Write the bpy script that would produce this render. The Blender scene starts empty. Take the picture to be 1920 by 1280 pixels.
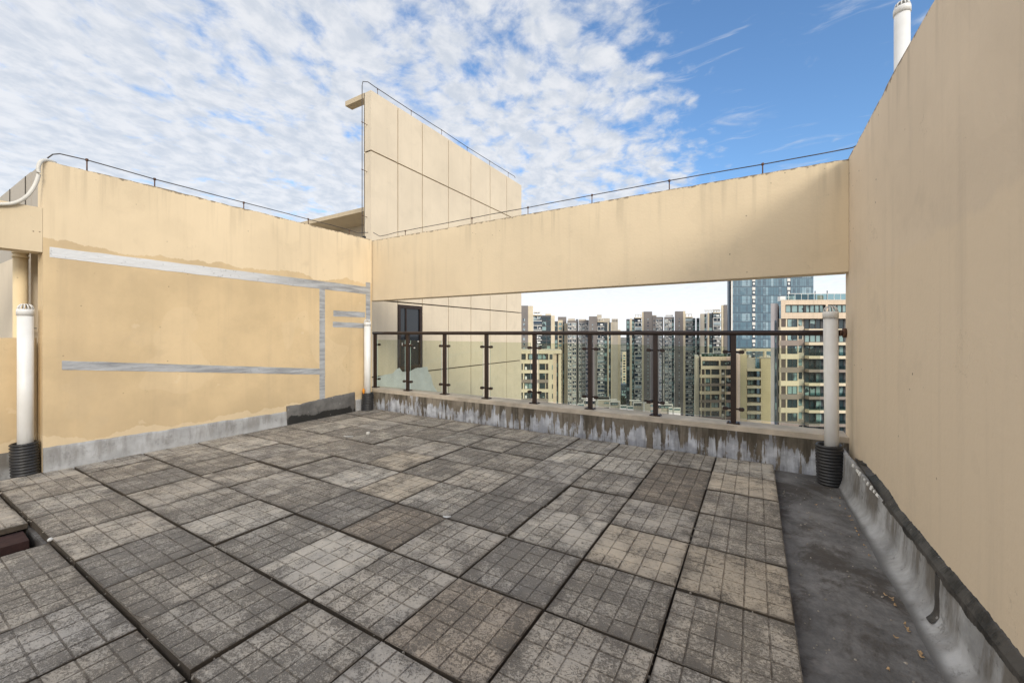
import bpy, bmesh, math, random
from mathutils import Vector, noise as mnoise
random.seed(7)
C = bpy.context.scene.collection
R_ = math.radians

# ------------------------------------------------------------------ camera, sky, sun, exposure
EYE = 1.30
YAW = math.atan((1415 - 960) / 760.0)
cam_d = bpy.data.cameras.new("camera"); cam = bpy.data.objects.new("camera", cam_d); C.objects.link(cam)
cam_d.sensor_width = 36.0; cam_d.lens = 36.0 * 760.0 / 1920.0
cam_d.shift_y = -15.0 / 1920.0
cam_d.clip_start = 0.05; cam_d.clip_end = 30000
cam.location = (0, 0, EYE); cam.rotation_euler = (R_(90), 0, YAW)
bpy.context.scene.camera = cam

SUN_VEC = Vector((1.0, -0.70, 0.557)).normalized()
SUN_EL = math.asin(SUN_VEC.z); SUN_AZ = math.atan2(SUN_VEC.x, SUN_VEC.y)
SKY_STRENGTH = 0.1
CLOUD = 10.4

def nd(nt, typ, **kw):
    n = nt.nodes.new(typ)
    for k, v in kw.items():
        setattr(n, k, v)
    return n

class NG:
    """small expression helper on a node tree"""
    def __init__(s, nt): s.nt = nt
    def lk(s, a, b): s.nt.links.new(a, b)
    def put(s, sock, v):
        if hasattr(v, 'is_output') or isinstance(v, bpy.types.NodeSocket): s.lk(v, sock)
        else: sock.default_value = v
    def math(s, op, a, b=0.0, c=None, clamp=False):
        n = nd(s.nt, 'ShaderNodeMath', operation=op, use_clamp=clamp)
        s.put(n.inputs[0], a); s.put(n.inputs[1], b)
        if c is not None: s.put(n.inputs[2], c)
        return n.outputs[0]
    def vmath(s, op, a, b=(0, 0, 0)):
        n = nd(s.nt, 'ShaderNodeVectorMath', operation=op)
        s.put(n.inputs[0], a); s.put(n.inputs[1], b)
        return n.outputs['Value'] if op in ('DOT_PRODUCT', 'LENGTH') else n.outputs[0]
    def ss(s, v, a, b, lo=0.0, hi=1.0):
        n = nd(s.nt, 'ShaderNodeMapRange', interpolation_type='SMOOTHSTEP')
        s.put(n.inputs[0], v); n.inputs[1].default_value = a; n.inputs[2].default_value = b
        n.inputs[3].default_value = lo; n.inputs[4].default_value = hi
        return n.outputs[0]
    def noise(s, vec, scale, detail=4, rough=0.55, dist=0.0, out=0):
        n = nd(s.nt, 'ShaderNodeTexNoise')
        s.put(n.inputs['Vector'], vec); n.inputs['Scale'].default_value = scale
        n.inputs['Detail'].default_value = detail; n.inputs['Roughness'].default_value = rough
        n.inputs['Distortion'].default_value = dist
        return n.outputs[out]
    def voro(s, vec, scale, feature='F1', rand=1.0):
        n = nd(s.nt, 'ShaderNodeTexVoronoi', feature=feature)
        s.put(n.inputs['Vector'], vec); n.inputs['Scale'].default_value = scale
        n.inputs['Randomness'].default_value = rand
        return n
    def mapping(s, vec, scale=(1, 1, 1), loc=(0, 0, 0), rot=(0, 0, 0)):
        n = nd(s.nt, 'ShaderNodeMapping'); s.put(n.inputs['Vector'], vec)
        n.inputs['Location'].default_value = loc; n.inputs['Rotation'].default_value = rot
        n.inputs['Scale'].default_value = scale
        return n.outputs[0]
    def mix(s, f, a, b, mode='MIX'):
        n = nd(s.nt, 'ShaderNodeMix', data_type='RGBA', blend_type=mode)
        s.put(n.inputs[0], f)
        for i, v in ((6, a), (7, b)):
            if isinstance(v, tuple) and len(v) == 3: v = (*v, 1)
            s.put(n.inputs[i], v)
        return n.outputs[2]
    def sep(s, v):
        n = nd(s.nt, 'ShaderNodeSeparateXYZ'); s.put(n.inputs[0], v); return n.outputs
    def comb(s, x, y, z):
        n = nd(s.nt, 'ShaderNodeCombineXYZ')
        for i, v in enumerate((x, y, z)): s.put(n.inputs[i], v)
        return n.outputs[0]

def build_world():
    w = bpy.data.worlds.new("World"); bpy.context.scene.world = w
    w.use_nodes = True
    nt = w.node_tree; nt.nodes.clear(); g = NG(nt)
    out = nd(nt, 'ShaderNodeOutputWorld'); bg = nd(nt, 'ShaderNodeBackground')
    bg.inputs[1].default_value = SKY_STRENGTH
    sky = nd(nt, 'ShaderNodeTexSky', sky_type='NISHITA', sun_disc=False)
    sky.sun_elevation = SUN_EL; sky.sun_rotation = SUN_AZ
    sky.air_density = 1.1; sky.dust_density = 0.6; sky.ozone_density = 2.0; sky.altitude = 100
    d = nd(nt, 'ShaderNodeTexCoord').outputs['Generated']
    dx, dy, dz = g.sep(d)
    zc = g.math('ADD', g.math('MAXIMUM', dz, 0.0), 0.13)
    P = g.comb(g.math('DIVIDE', dx, zc), g.math('DIVIDE', dy, zc), 0.0)
    Px, Py, _ = g.sep(P)
    warp = g.vmath('SCALE', g.vmath('SUBTRACT', g.noise(P, 2.2, 3, out=1), (0.5, 0.5, 0.5)))
    warp.node.inputs['Scale'].default_value = 0.16
    Pw = g.vmath('ADD', P, warp)
    Ps = g.mapping(Pw, scale=(1.05, 0.84, 1), rot=(0, 0, R_(34)))
    puff = g.noise(Ps, 9.6, 8, 0.57)
    big = g.noise(Pw, 1.6, 3, 0.5)
    cell = g.voro(Ps, 12.0).outputs['Distance']
    fine = g.noise(Pw, 34, 5, 0.62)
    # the clear patch ahead and to the right
    edge = g.math('ADD', Px, g.math('MULTIPLY', g.math('SUBTRACT', big, 0.5), 0.55))
    hole = g.math('MULTIPLY', g.ss(edge, -0.46, 0.02), g.ss(Px, 0.30, 0.56, 1, 0))
    hole = g.math('MULTIPLY', hole, g.ss(Py, 2.0, 3.8, 1, 0.10))
    dens = g.math('ADD', g.math('MULTIPLY', puff, 0.80), g.math('MULTIPLY', big, 0.34))
    dens = g.math('ADD', dens, g.math('MULTIPLY', g.math('SUBTRACT', 0.45, cell), 0.34))
    dens = g.math('ADD', dens, g.math('MULTIPLY', g.math('SUBTRACT', fine, 0.5), 0.28))
    west = g.ss(Px, 0.0, -2.2, 0.0, 0.14)
    dens = g.math('ADD', dens, west)
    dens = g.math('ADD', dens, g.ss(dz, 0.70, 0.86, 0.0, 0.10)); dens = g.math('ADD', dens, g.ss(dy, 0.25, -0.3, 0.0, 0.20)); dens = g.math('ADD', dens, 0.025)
    dens = g.math('SUBTRACT', dens, g.math('MULTIPLY', hole, 0.46))
    a = g.ss(dens, 0.30, 0.66)
    # thin veil
    wisp = g.noise(g.mapping(Pw, scale=(0.8, 3.4, 1), rot=(0, 0, R_(-24))), 3.2, 6, 0.62, 0.6)
    veil = g.math('MULTIPLY', g.ss(wisp, 0.56, 0.84), 0.70)
    a = g.math('MAXIMUM', a, veil)
    haze = g.ss(dz, 0.34, 0.015)
    haze = g.math('POWER', haze, 1.7)
    shade = g.ss(g.noise(Ps, 14.0, 6, 0.6), 0.30, 0.68)
    ccol = g.mix(shade, (0.62 * CLOUD, 0.665 * CLOUD, 0.735 * CLOUD), (0.83 * CLOUD, 0.84 * CLOUD, 0.865 * CLOUD))
    # unseen clouds overhead and behind the camera brightened as added fill light
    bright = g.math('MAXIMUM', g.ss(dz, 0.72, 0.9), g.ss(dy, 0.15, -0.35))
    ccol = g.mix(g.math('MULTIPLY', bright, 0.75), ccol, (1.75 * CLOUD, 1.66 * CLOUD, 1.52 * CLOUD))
    lob = g.math('POWER', g.math('MAXIMUM', g.vmath('DOT_PRODUCT', d, tuple(SUN_VEC)), 0.0), 5.0)
    ccol = g.mix(g.math('MULTIPLY', lob, 0.8), ccol, (2.4 * CLOUD, 2.3 * CLOUD, 2.1 * CLOUD))
    blue = g.mix(1.0, sky.outputs[0], (1.45, 1.82, 2.15), 'MULTIPLY')
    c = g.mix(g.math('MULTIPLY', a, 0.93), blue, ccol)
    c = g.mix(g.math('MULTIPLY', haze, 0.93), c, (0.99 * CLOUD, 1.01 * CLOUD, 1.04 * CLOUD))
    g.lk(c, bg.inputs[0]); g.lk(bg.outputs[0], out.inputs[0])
build_world()

sl = bpy.data.lights.new("sun", 'SUN'); so = bpy.data.objects.new("sun", sl); C.objects.link(so)
sl.energy = 2.0; sl.angle = R_(19.0); sl.color = (1.0, 0.92, 0.80)
so.rotation_euler = SUN_VEC.to_track_quat('Z', 'Y').to_euler(); so.location = (20, -14, 12)
vs = bpy.context.scene.view_settings
vs.view_transform = 'Standard'; vs.look = 'None'; vs.gamma = 1.0; vs.use_curve_mapping = False
vs.exposure = 0.02

# ------------------------------------------------------------------ survey helpers: where a sight line meets a real plane
Fw = Vector((-math.sin(YAW), math.cos(YAW), 0)); Rt = Vector((math.cos(YAW), math.sin(YAW), 0)); CAM = Vector((0, 0, EYE))
def ray(u, v): return Fw + Rt * ((u - 960) / 760) + Vector((0, 0, (625 - v) / 760))
def onx(u, v, x): r = ray(u, v); return CAM + r * (x / r.x)
def ony(u, v, y): r = ray(u, v); return CAM + r * (y / r.y)
def onz(u, v, z): r = ray(u, v); return CAM + r * ((z - EYE) / r.z)
def atd(u, v, d): return CAM + ray(u, v) * d

# ------------------------------------------------------------------ mesh builder
class MB:
    def __init__(s): s.v = []; s.f = []; s.m = []; s.sm = []
    def face(s, pts, mi=0, smooth=False):
        i = len(s.v); s.v += [tuple(p) for p in pts]; s.f.append(tuple(range(i, i + len(pts)))); s.m.append(mi); s.sm.append(smooth)
    def box(s, x0, x1, y0, y1, z0, z1, mi=0):
        i = len(s.v)
        s.v += [(x0, y0, z0), (x1, y0, z0), (x1, y1, z0), (x0, y1, z0), (x0, y0, z1), (x1, y0, z1), (x1, y1, z1), (x0, y1, z1)]
        for q in ((3, 2, 1, 0), (4, 5, 6, 7), (0, 1, 5, 4), (1, 2, 6, 5), (2, 3, 7, 6), (3, 0, 4, 7)):
            s.f.append(tuple(i + k for k in q)); s.m.append(mi); s.sm.append(False)
        return s
    def grid(s, fn, nu, nv, mi=0, smooth=True, closed_u=False):
        i = len(s.v)
        for a in range(nu):
            for b in range(nv): s.v.append(tuple(fn(a, b)))
        for a in range(nu if closed_u else nu - 1):
            for b in range(nv - 1):
                a2 = (a + 1) % nu
                s.f.append((i + a * nv + b, i + a2 * nv + b, i + a2 * nv + b + 1, i + a * nv + b + 1)); s.m.append(mi); s.sm.append(smooth)
        return s
    def lathe(s, prof, n=24, cx=0, cy=0, mi=0, sx=1.0, sy=1.0, smooth=True):
        return s.grid(lambda a, b: (cx + sx * prof[b][0] * math.cos(2 * math.pi * a / n), cy + sy * prof[b][0] * math.sin(2 * math.pi * a / n), prof[b][1]), n, len(prof), mi, smooth, True)
    def tube(s, path, r, n=8, mi=0, caps=True):
        path = [Vector(p) for p in path]; rings = []
        up = Vector((0, 0, 1))
        for k, p in enumerate(path):
            t = (path[min(k + 1, len(path) - 1)] - path[max(k - 1, 0)]).normalized()
            a = t.cross(up)
            if a.length < 0.05: a = t.cross(Vector((0, 1, 0)))
            a.normalize(); b = a.cross(t).normalized()
            rr = r[k] if isinstance(r, (list, tuple)) else r
            rings.append([p + (a * math.cos(2 * math.pi * j / n) + b * math.sin(2 * math.pi * j / n)) * rr for j in range(n)])
        i = len(s.v)
        for rg in rings: s.v += [tuple(q) for q in rg]
        for k in range(len(rings) - 1):
            for j in range(n):
                j2 = (j + 1) % n
                s.f.append((i + k * n + j, i + k * n + j2, i + (k + 1) * n + j2, i + (k + 1) * n + j)); s.m.append(mi); s.sm.append(True)
        if caps:
            s.f.append(tuple(i + j for j in reversed(range(n)))); s.m.append(mi); s.sm.append(False)
            e = i + (len(rings) - 1) * n
            s.f.append(tuple(e + j for j in range(n))); s.m.append(mi); s.sm.append(False)
        return s
    def mesh(s, name, mats):
        me = bpy.data.meshes.new(name); me.from_pydata(s.v, [], s.f); me.update()
        for m in (mats if isinstance(mats, (list, tuple)) else [mats]): me.materials.append(m)
        me.polygons.foreach_set('material_index', s.m)
        me.polygons.foreach_set('use_smooth', s.sm)
        bm = bmesh.new(); bm.from_mesh(me); bmesh.ops.recalc_face_normals(bm, faces=bm.faces); bm.to_mesh(me); bm.free()
        return me
    def build(s, name, mats, parent=None, loc=None):
        o = bpy.data.objects.new(name, s.mesh(name, mats)); C.objects.link(o)
        if parent: o.parent = parent
        if loc is not None: o.location = loc
        return o

def tag(o, label, cat, group=None):
    o['label'] = label; o['category'] = cat; o['kind'] = 'thing'
    if group: o['group'] = group
    return o
def struct(o): o['kind'] = 'structure'; return o
def thing(name, label, cat, loc=(0, 0, 0), rz=0.0, group=None):
    o = bpy.data.objects.new(name, None); C.objects.link(o); o.location = loc; o.rotation_euler = (0, 0, rz)
    o.empty_display_size = 0.2
    return tag(o, label, cat, group)
def bevel(o, w, seg=1):
    m = o.modifiers.new('bevel', 'BEVEL'); m.width = w; m.segments = seg; m.limit_method = 'ANGLE'
    return o
def copy_tree(o, parent=None):
    c = o.copy(); C.objects.link(c)
    if parent: c.parent = parent
    for ch in list(o.children): copy_tree(ch, c)
    return c
def nz(x, y=0.0, z=0.0): return mnoise.noise(Vector((x, y, z)))

# ------------------------------------------------------------------ materials
def mat(name):
    m = bpy.data.materials.new(name); m.use_nodes = True
    nt = m.node_tree; b = nt.nodes['Principled BSDF']
    return m, NG(nt), b
def bump(g, b, h, strength=0.3, dist=0.01):
    n = nd(g.nt, 'ShaderNodeBump'); n.inputs['Strength'].default_value = strength; n.inputs['Distance'].default_value = dist
    g.lk(h, n.inputs['Height']); g.lk(n.outputs[0], b.inputs['Normal'])
def pos(g): return nd(g.nt, 'ShaderNodeNewGeometry').outputs['Position']
def plain(name, col, rough=0.6, metal=0.0, var=0.15, scale=6.0, bmp=0.15):
    m, g, b = mat(name); p = pos(g)
    n = g.noise(p, scale, 5, 0.6)
    k = g.ss(n, 0.25, 0.75, 1 - var, 1 + var)
    c = g.vmath('SCALE', col); c.node.inputs['Scale'].default_value = 1; g.lk(k, c.node.inputs['Scale'])
    g.lk(c, b.inputs['Base Color']); b.inputs['Roughness'].default_value = rough; b.inputs['Metallic'].default_value = metal
    if bmp: bump(g, b, g.noise(p, scale * 8, 4), bmp, 0.004)
    return m

def paint(name, col, dirt=(0.30, 0.26, 0.20), streak=0.3, pits=0.5, lower=None, along='y', seed=0.0, top=None, coat=None):
    """weathered masonry paint; lower = (z0, slope, colour) a second coat below a ragged line"""
    m, g, b = mat(name); p = pos(g); x, y, z = g.sep(p)
    po = g.vmath('ADD', p, (seed, seed * 1.7, 0))
    base = g.mix(g.ss(g.noise(po, 0.9, 4, 0.6), 0.3, 0.7), tuple(c * 0.95 for c in col), tuple(min(1, c * 1.05) for c in col))
    if lower:
        z0, lc = lower
        t = y if along == 'y' else x
        n1 = g.noise(g.comb(g.math('MULTIPLY', t, 2.2), 3.1, 0), 1.0, 6, 0.62)
        n2 = g.noise(g.comb(g.math('MULTIPLY', t, 14.0), 0, g.math('MULTIPLY', z, 3.0)), 1.0, 3, 0.6)
        line = g.math('ADD', g.math('MULTIPLY', g.math('SUBTRACT', n1, 0.5), 0.28), g.math('MULTIPLY', g.math('SUBTRACT', n2, 0.5), 0.05))
        f = g.ss(g.math('SUBTRACT', g.math('ADD', z, line), z0), -0.004, 0.004, 1, 0)
        lcol = g.mix(g.ss(g.noise(po, 1.3, 5, 0.62), 0.32, 0.68), tuple(c * 0.90 for c in lc), tuple(min(1, c * 1.08) for c in lc))
        lcol = g.mix(g.math('MULTIPLY', g.ss(g.noise(g.vmath('MULTIPLY', po, (2.0, 2.0, 0.5)), 1.1, 4, 0.55), 0.52, 0.72), 0.35), lcol, tuple(c * q for c, q in zip(lc, (0.80, 0.80, 0.84))))
        # pale touched-up spots
        spot = g.ss(g.noise(po, 5.0, 3, 0.5), 0.70, 0.74)
        lcol = g.mix(g.math('MULTIPLY', spot, 0.4), lcol, col)
        pale = g.ss(g.math('ADD', z, g.math('MULTIPLY', g.math('SUBTRACT', g.noise(g.comb(g.math('MULTIPLY', t, 1.6), 8.0, 0), 1.0, 5, 0.6), 0.5), 0.55)), 0.262, 0.275, 1, 0)
        lcol = g.mix(g.math('MULTIPLY', pale, 0.55), lcol, tuple(min(1, c * 1.04) for c in col))
        base = g.mix(f, base, lcol)
    if coat:
        (y1, z1), (y2, z2), cc = coat
        k = (z2 - z1) / (y2 - y1)
        ln = g.math('SUBTRACT', z, g.math('ADD', z1, g.math('MULTIPLY', g.math('SUBTRACT', y, y1), k)))
        ln = g.math('ADD', ln, g.math('MULTIPLY', g.math('SUBTRACT', g.noise(po, 2.2, 6, 0.65), 0.5), 0.30))
        base = g.mix(g.ss(ln, -0.03, 0.03, 1, 0), base, cc)
    # trowelled repair patches of a slightly different tone
    rp = g.noise(po, 1.15, 2, 0.4, 0.3)
    rp2 = g.noise(g.vmath('ADD', po, (7.3, 1.1, 4.4)), 1.9, 3, 0.45)
    base = g.mix(g.math('MULTIPLY', g.ss(rp, 0.60, 0.615), 0.14), base, tuple(min(1, c * 1.12) for c in col))
    base = g.mix(g.math('MULTIPLY', g.ss(rp2, 0.63, 0.64), 0.12), base, tuple(c * 0.80 for c in col))
    if top:
        d = g.math('SUBTRACT', top, z)
        run = g.noise(g.vmath('MULTIPLY', po, (11.0, 11.0, 0.5)), 1.0, 4, 0.6)
        rl = g.math('MULTIPLY', g.ss(run, 0.52, 0.70), g.ss(d, 0.02, 0.55, 1, 0))
        base = g.mix(g.math('MULTIPLY', rl, 0.22), base, tuple(c * 0.55 for c in dirt))
        ed = g.math('ADD', d, g.math('MULTIPLY', g.math('SUBTRACT', g.noise(po, 13, 5, 0.7), 0.55), 0.10))
        base = g.mix(g.math('MULTIPLY', g.ss(ed, -0.006, 0.012, 1, 0), 0.75), base, (0.10, 0.075, 0.055))
    st = g.noise(g.vmath('MULTIPLY', po, (7.0, 7.0, 0.35)), 1.0, 5, 0.65)
    base = g.mix(g.math('MULTIPLY', g.ss(st, 0.50, 0.78), streak), base, dirt)
    blot = g.noise(po, 2.1, 6, 0.68, 0.4)
    base = g.mix(g.math('MULTIPLY', g.ss(blot, 0.54, 0.74), streak * 0.8), base, dirt)
    v = g.voro(po, 9.0)
    pit = g.ss(v.outputs['Distance'], 0.045, 0.075, 1, 0)
    sel = g.ss(g.noise(po, 1.7, 3), 0.52, 0.60)
    base = g.mix(g.math('MULTIPLY', g.math('MULTIPLY', pit, sel), pits), base, (0.09, 0.06, 0.04))
    # hairline scuffs
    wv = g.vmath('SCALE', g.noise(po, 7.0, 5, 0.65, out=1)); wv.node.inputs['Scale'].default_value = 0.35
    v2 = g.voro(g.mapping(g.vmath('ADD', po, wv), scale=(3, 3, 1.2), rot=(0.4, 0.5, 0)), 1.1, 'DISTANCE_TO_EDGE')
    crk = g.math('MULTIPLY', g.ss(v2.outputs['Distance'], 0.0, 0.006, 1, 0), g.ss(g.noise(po, 2.3, 3), 0.60, 0.68))
    base = g.mix(g.math('MULTIPLY', crk, 0.40), base, (0.16, 0.12, 0.08))
    g.lk(base, b.inputs['Base Color']); b.inputs['Roughness'].default_value = 0.82; b.inputs['Specular IOR Level'].default_value = 0.25
    h = g.math('ADD', g.math('MULTIPLY', g.noise(g.vmath('MULTIPLY', po, (1.0, 1.0, 1.4)), 2.2, 3, 0.5, 0.3), 0.7), g.math('MULTIPLY', g.noise(po, 34, 5, 0.6), 0.35))
    h = g.math('SUBTRACT', h, g.math('MULTIPLY', pit, 0.15))
    bump(g, b, h, 0.30, 0.02)
    return m

PAINT = (0.70, 0.535, 0.325)
M_left = paint('cream_paint_left', (0.73, 0.60, 0.415), lower=(2.165, (0.635, 0.49, 0.30)), dirt=(0.40, 0.32, 0.22), streak=0.26, pits=0.45, top=2.93)
M_beam = paint('cream_paint_beam', (0.70, 0.58, 0.405), streak=0.16, pits=0.7, seed=4.0, top=2.917)
M_right = paint('cream_paint_right', (0.685, 0.578, 0.448), streak=0.16, pits=1.0, seed=9.0, top=2.932, coat=((onx(1900, 345, 0.75).y, onx(1900, 345, 0.75).z), (onx(1640, 520, 0.75).y, onx(1640, 520, 0.75).z), (0.705, 0.59, 0.445)), dirt=(0.30, 0.26, 0.215))
M_end = paint('grey_render_end', (0.44, 0.40, 0.345), streak=0.5, pits=0.6, seed=2.0)
M_panel = paint('cream_cladding', (0.70, 0.605, 0.47), streak=0.14, pits=0.25, seed=15.0)
M_joint = plain('dark_joint', (0.035, 0.03, 0.025), 0.9)
M_soffit = paint('shaded_soffit_cream', (0.56, 0.46, 0.32), streak=0.2, pits=0.2, seed=21.0)  # cream darkened to put the shade under the overhangs into the colour

def mk_curb():
    m, g, b = mat('stained_curb_concrete'); p = pos(g); x, y, z = g.sep(p)
    base = g.mix(g.ss(g.noise(p, 3.0, 6, 0.65), 0.3, 0.7), (0.14, 0.115, 0.085), (0.30, 0.26, 0.205))
    drip = g.noise(g.comb(g.math('MULTIPLY', x, 12.0), 0.0, g.math('MULTIPLY', z, 1.3)), 1.0, 6, 0.66, 0.2)
    lump = g.noise(g.comb(g.math('MULTIPLY', x, 3.4), 2.0, g.math('MULTIPLY', z, 4.2)), 1.0, 3, 0.5)
    fine = g.noise(p, 40, 3)
    hgt = g.ss(z, 0.335, 0.06, -0.12, 0.035)
    val = g.math('ADD', g.math('ADD', g.math('MULTIPLY', drip, 0.78), g.math('MULTIPLY', lump, 0.22)), hgt)
    val = g.math('ADD', val, g.math('MULTIPLY', g.math('SUBTRACT', fine, 0.5), 0.05))
    wm = g.ss(val, 0.482, 0.52)
    white = g.mix(g.ss(g.noise(p, 9, 4), 0.35, 0.65), (0.42, 0.44, 0.49), (0.72, 0.75, 0.80))
    c = g.mix(g.math('MULTIPLY', wm, 0.88), base, white)
    dk = g.ss(g.noise(g.comb(g.math('MULTIPLY', x, 9.0), 5.0, g.math('MULTIPLY', z, 0.8)), 1.0, 5, 0.65), 0.47, 0.60)
    c = g.mix(g.math('MULTIPLY', g.math('MULTIPLY', dk, g.ss(wm, 0.0, 1.0, 1.0, 0.55)), 0.75), c, (0.055, 0.045, 0.03))
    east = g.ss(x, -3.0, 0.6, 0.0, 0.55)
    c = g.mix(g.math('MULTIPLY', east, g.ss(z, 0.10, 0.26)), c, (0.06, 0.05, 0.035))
    g.lk(c, b.inputs['Base Color']); b.inputs['Roughness'].default_value = 0.85
    bump(g, b, g.math('ADD', g.noise(p, 16, 6, 0.65), g.math('MULTIPLY', wm, 0.25)), 0.5, 0.015)
    return m
M_curb = mk_curb()
M_coping = plain('curb_top_concrete', (0.50, 0.43, 0.34), 0.85, var=0.22, scale=5, bmp=0.4)

def mk_slab():
    m, g, b = mat('weathered_paving_slab'); p = pos(g)
    oi = nd(g.nt, 'ShaderNodeObjectInfo')
    tint = oi.outputs['Color']; rnd = oi.outputs['Random']; al = oi.outputs['Alpha']
    po = g.vmath('ADD', p, g.comb(g.math('MULTIPLY', rnd, 37.0), g.math('MULTIPLY', rnd, 19.0), 0))
    blot = g.noise(po, 5.2, 5, 0.62, 0.3)
    c = g.mix(g.ss(blot, 0.32, 0.68), g.vmath('MULTIPLY', tint, (0.86, 0.87, 0.89)), g.vmath('MULTIPLY', tint, (1.10, 1.09, 1.07)))
    pv = g.mapping(po, scale=(1, 1.25, 1))
    pit1 = g.noise(pv, 120, 4, 0.66, 1.4)
    pit2 = g.noise(pv, 60, 4, 0.66, 1.0)
    area = g.math('ADD', g.math('MULTIPLY', g.ss(g.noise(po, 4.5, 5, 0.66), 0.30, 0.70), 0.13), g.math('MULTIPLY', al, 0.10))
    k = g.math('ADD', g.math('ADD', g.math('MULTIPLY', pit1, 0.6), g.math('MULTIPLY', pit2, 0.4)), area)
    pm = g.ss(k, 0.595, 0.66)
    c = g.mix(g.math('MULTIPLY', pm, 0.70), c, (0.11, 0.10, 0.088))
    grime = g.ss(g.noise(po, 2.6, 5, 0.62), 0.50, 0.72)
    c = g.mix(g.math('MULTIPLY', grime, 0.20), c, (0.15, 0.138, 0.125))
    spk = g.ss(g.voro(po, 55).outputs['Distance'], 0.06, 0.11, 1, 0)
    c = g.mix(g.math('MULTIPLY', g.math('MULTIPLY', spk, g.ss(g.noise(po, 6, 2), 0.5, 0.6)), 0.35), c, (0.42, 0.40, 0.37))
    # dark brown on the steep cut sides
    nz_ = g.sep(nd(g.nt, 'ShaderNodeNewGeometry').outputs['Normal'])[2]
    c = g.mix(g.ss(nz_, 0.2, 0.6, 0.95, 0.0), c, (0.062, 0.048, 0.034))
    ox_, oy_, oz = g.sep(nd(g.nt, 'ShaderNodeTexCoord').outputs['Object'])
    rim = g.math('MAXIMUM', g.math('ABSOLUTE', ox_), g.math('ABSOLUTE', oy_))
    rim = g.math('ADD', rim, g.math('MULTIPLY', g.math('SUBTRACT', g.noise(po, 9.0, 5, 0.65), 0.5), 0.22))
    c = g.mix(g.math('MULTIPLY', g.ss(rim, 0.18, 0.27), 0.42), c, (0.10, 0.09, 0.08))
    big = g.ss(g.voro(g.mapping(po, scale=(1, 1.4, 1)), 34).outputs['Distance'], 0.16, 0.24, 1, 0)
    c = g.mix(g.math('MULTIPLY', g.math('MULTIPLY', big, g.ss(g.noise(po, 7.5, 3, 0.6), 0.50, 0.62)), 0.62), c, (0.085, 0.075, 0.065))
    gw = g.ss(g.noise(po, 7.0, 3, 0.5), 0.38, 0.62, 0.20, 0.65)
    c = g.mix(g.math('MULTIPLY', g.ss(oz, -0.0030, -0.0052), gw), c, (0.14, 0.112, 0.085))
    g.lk(c, b.inputs['Base Color']); b.inputs['Roughness'].default_value = 0.88; b.inputs['Specular IOR Level'].default_value = 0.3
    bump(g, b, g.math('SUBTRACT', g.noise(po, 90, 4, 0.6), g.math('MULTIPLY', pm, 1.6)), 0.7, 0.004)
    return m
M_slab = mk_slab()

def mk_gutter():
    m, g, b = mat('dark_roof_screed'); p = pos(g); x, y, z = g.sep(p)
    c = g.mix(g.ss(g.noise(p, 3.1, 9, 0.78), 0.34, 0.68), (0.095, 0.093, 0.093), (0.235, 0.23, 0.228))
    c = g.mix(g.math('MULTIPLY', g.ss(g.noise(p, 1.9, 8, 0.74, 0.5), 0.47, 0.60), 0.85), c, (0.06, 0.05, 0.042))
    c = g.mix(g.math('MULTIPLY', g.ss(g.noise(p, 5.5, 5, 0.65), 0.60, 0.75), 0.55), c, (0.30, 0.285, 0.275))
    sp = g.ss(g.voro(p, 60).outputs['Distance'], 0.08, 0.14, 1, 0)
    c = g.mix(g.math('MULTIPLY', g.math('MULTIPLY', sp, g.ss(g.noise(p, 3, 3), 0.5, 0.65)), 0.5), c, (0.24, 0.21, 0.17))
    g.lk(c, b.inputs['Base Color']); b.inputs['Roughness'].default_value = 0.75
    bump(g, b, g.math('ADD', g.noise(p, 9, 6, 0.65), g.math('MULTIPLY', g.noise(p, 55, 5, 0.65), 0.6)), 0.7, 0.015)
    return m
M_gutter = mk_gutter()

def mk_skirt(k=1.0):
    m, g, b = mat('grey_waterproof_skirting'); p = pos(g); x, y, z = g.sep(p)
    c = g.mix(g.ss(g.noise(p, 4.0, 5, 0.6), 0.3, 0.7), (0.25 / k ** 0.6, 0.253 / k ** 0.6, 0.26 / k ** 0.6), (0.50, 0.51, 0.525))
    st = g.noise(g.comb(g.math('MULTIPLY', g.math('ADD', x, y), 6.5), 1.0, g.math('MULTIPLY', z, 1.3)), 1.0, 5, 0.65)
    c = g.mix(g.math('MULTIPLY', g.math('MULTIPLY', g.ss(st, 0.42, 0.60), g.ss(z, 0.0, 0.10, 0.35, 1.0)), 0.80 * k), c, (0.13, 0.112, 0.09))
    c = g.mix(g.math('MULTIPLY', g.ss(g.noise(p, 11, 7, 0.75), 0.54, 0.66), 0.6 * k), c, (0.12, 0.115, 0.11))
    low = g.ss(z, -0.03, -0.06)
    c = g.mix(low, c, (0.10, 0.098, 0.098))
    g.lk(c, b.inputs['Base Color']); b.inputs['Roughness'].default_value = 0.7
    bump(g, b, g.noise(p, 14, 6, 0.65), 0.6, 0.012)
    return m
M_skirt = mk_skirt(); M_skirt_pale = mk_skirt(0.6)
def mk_bitumen():
    m, g, b = mat('black_bitumen'); p = pos(g)
    c = g.mix(g.ss(g.noise(p, 6, 6, 0.65), 0.42, 0.58), (0.014, 0.013, 0.012), (0.062, 0.057, 0.052))
    c = g.mix(g.math('MULTIPLY', g.ss(g.noise(p, 17, 4, 0.7), 0.66, 0.70), 0.6), c, (0.35, 0.34, 0.33))
    g.lk(c, b.inputs['Base Color']); b.inputs['Roughness'].default_value = 0.55
    bump(g, b, g.noise(p, 40, 6, 0.6), 0.5, 0.006)
    return m
M_bit = mk_bitumen()
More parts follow.
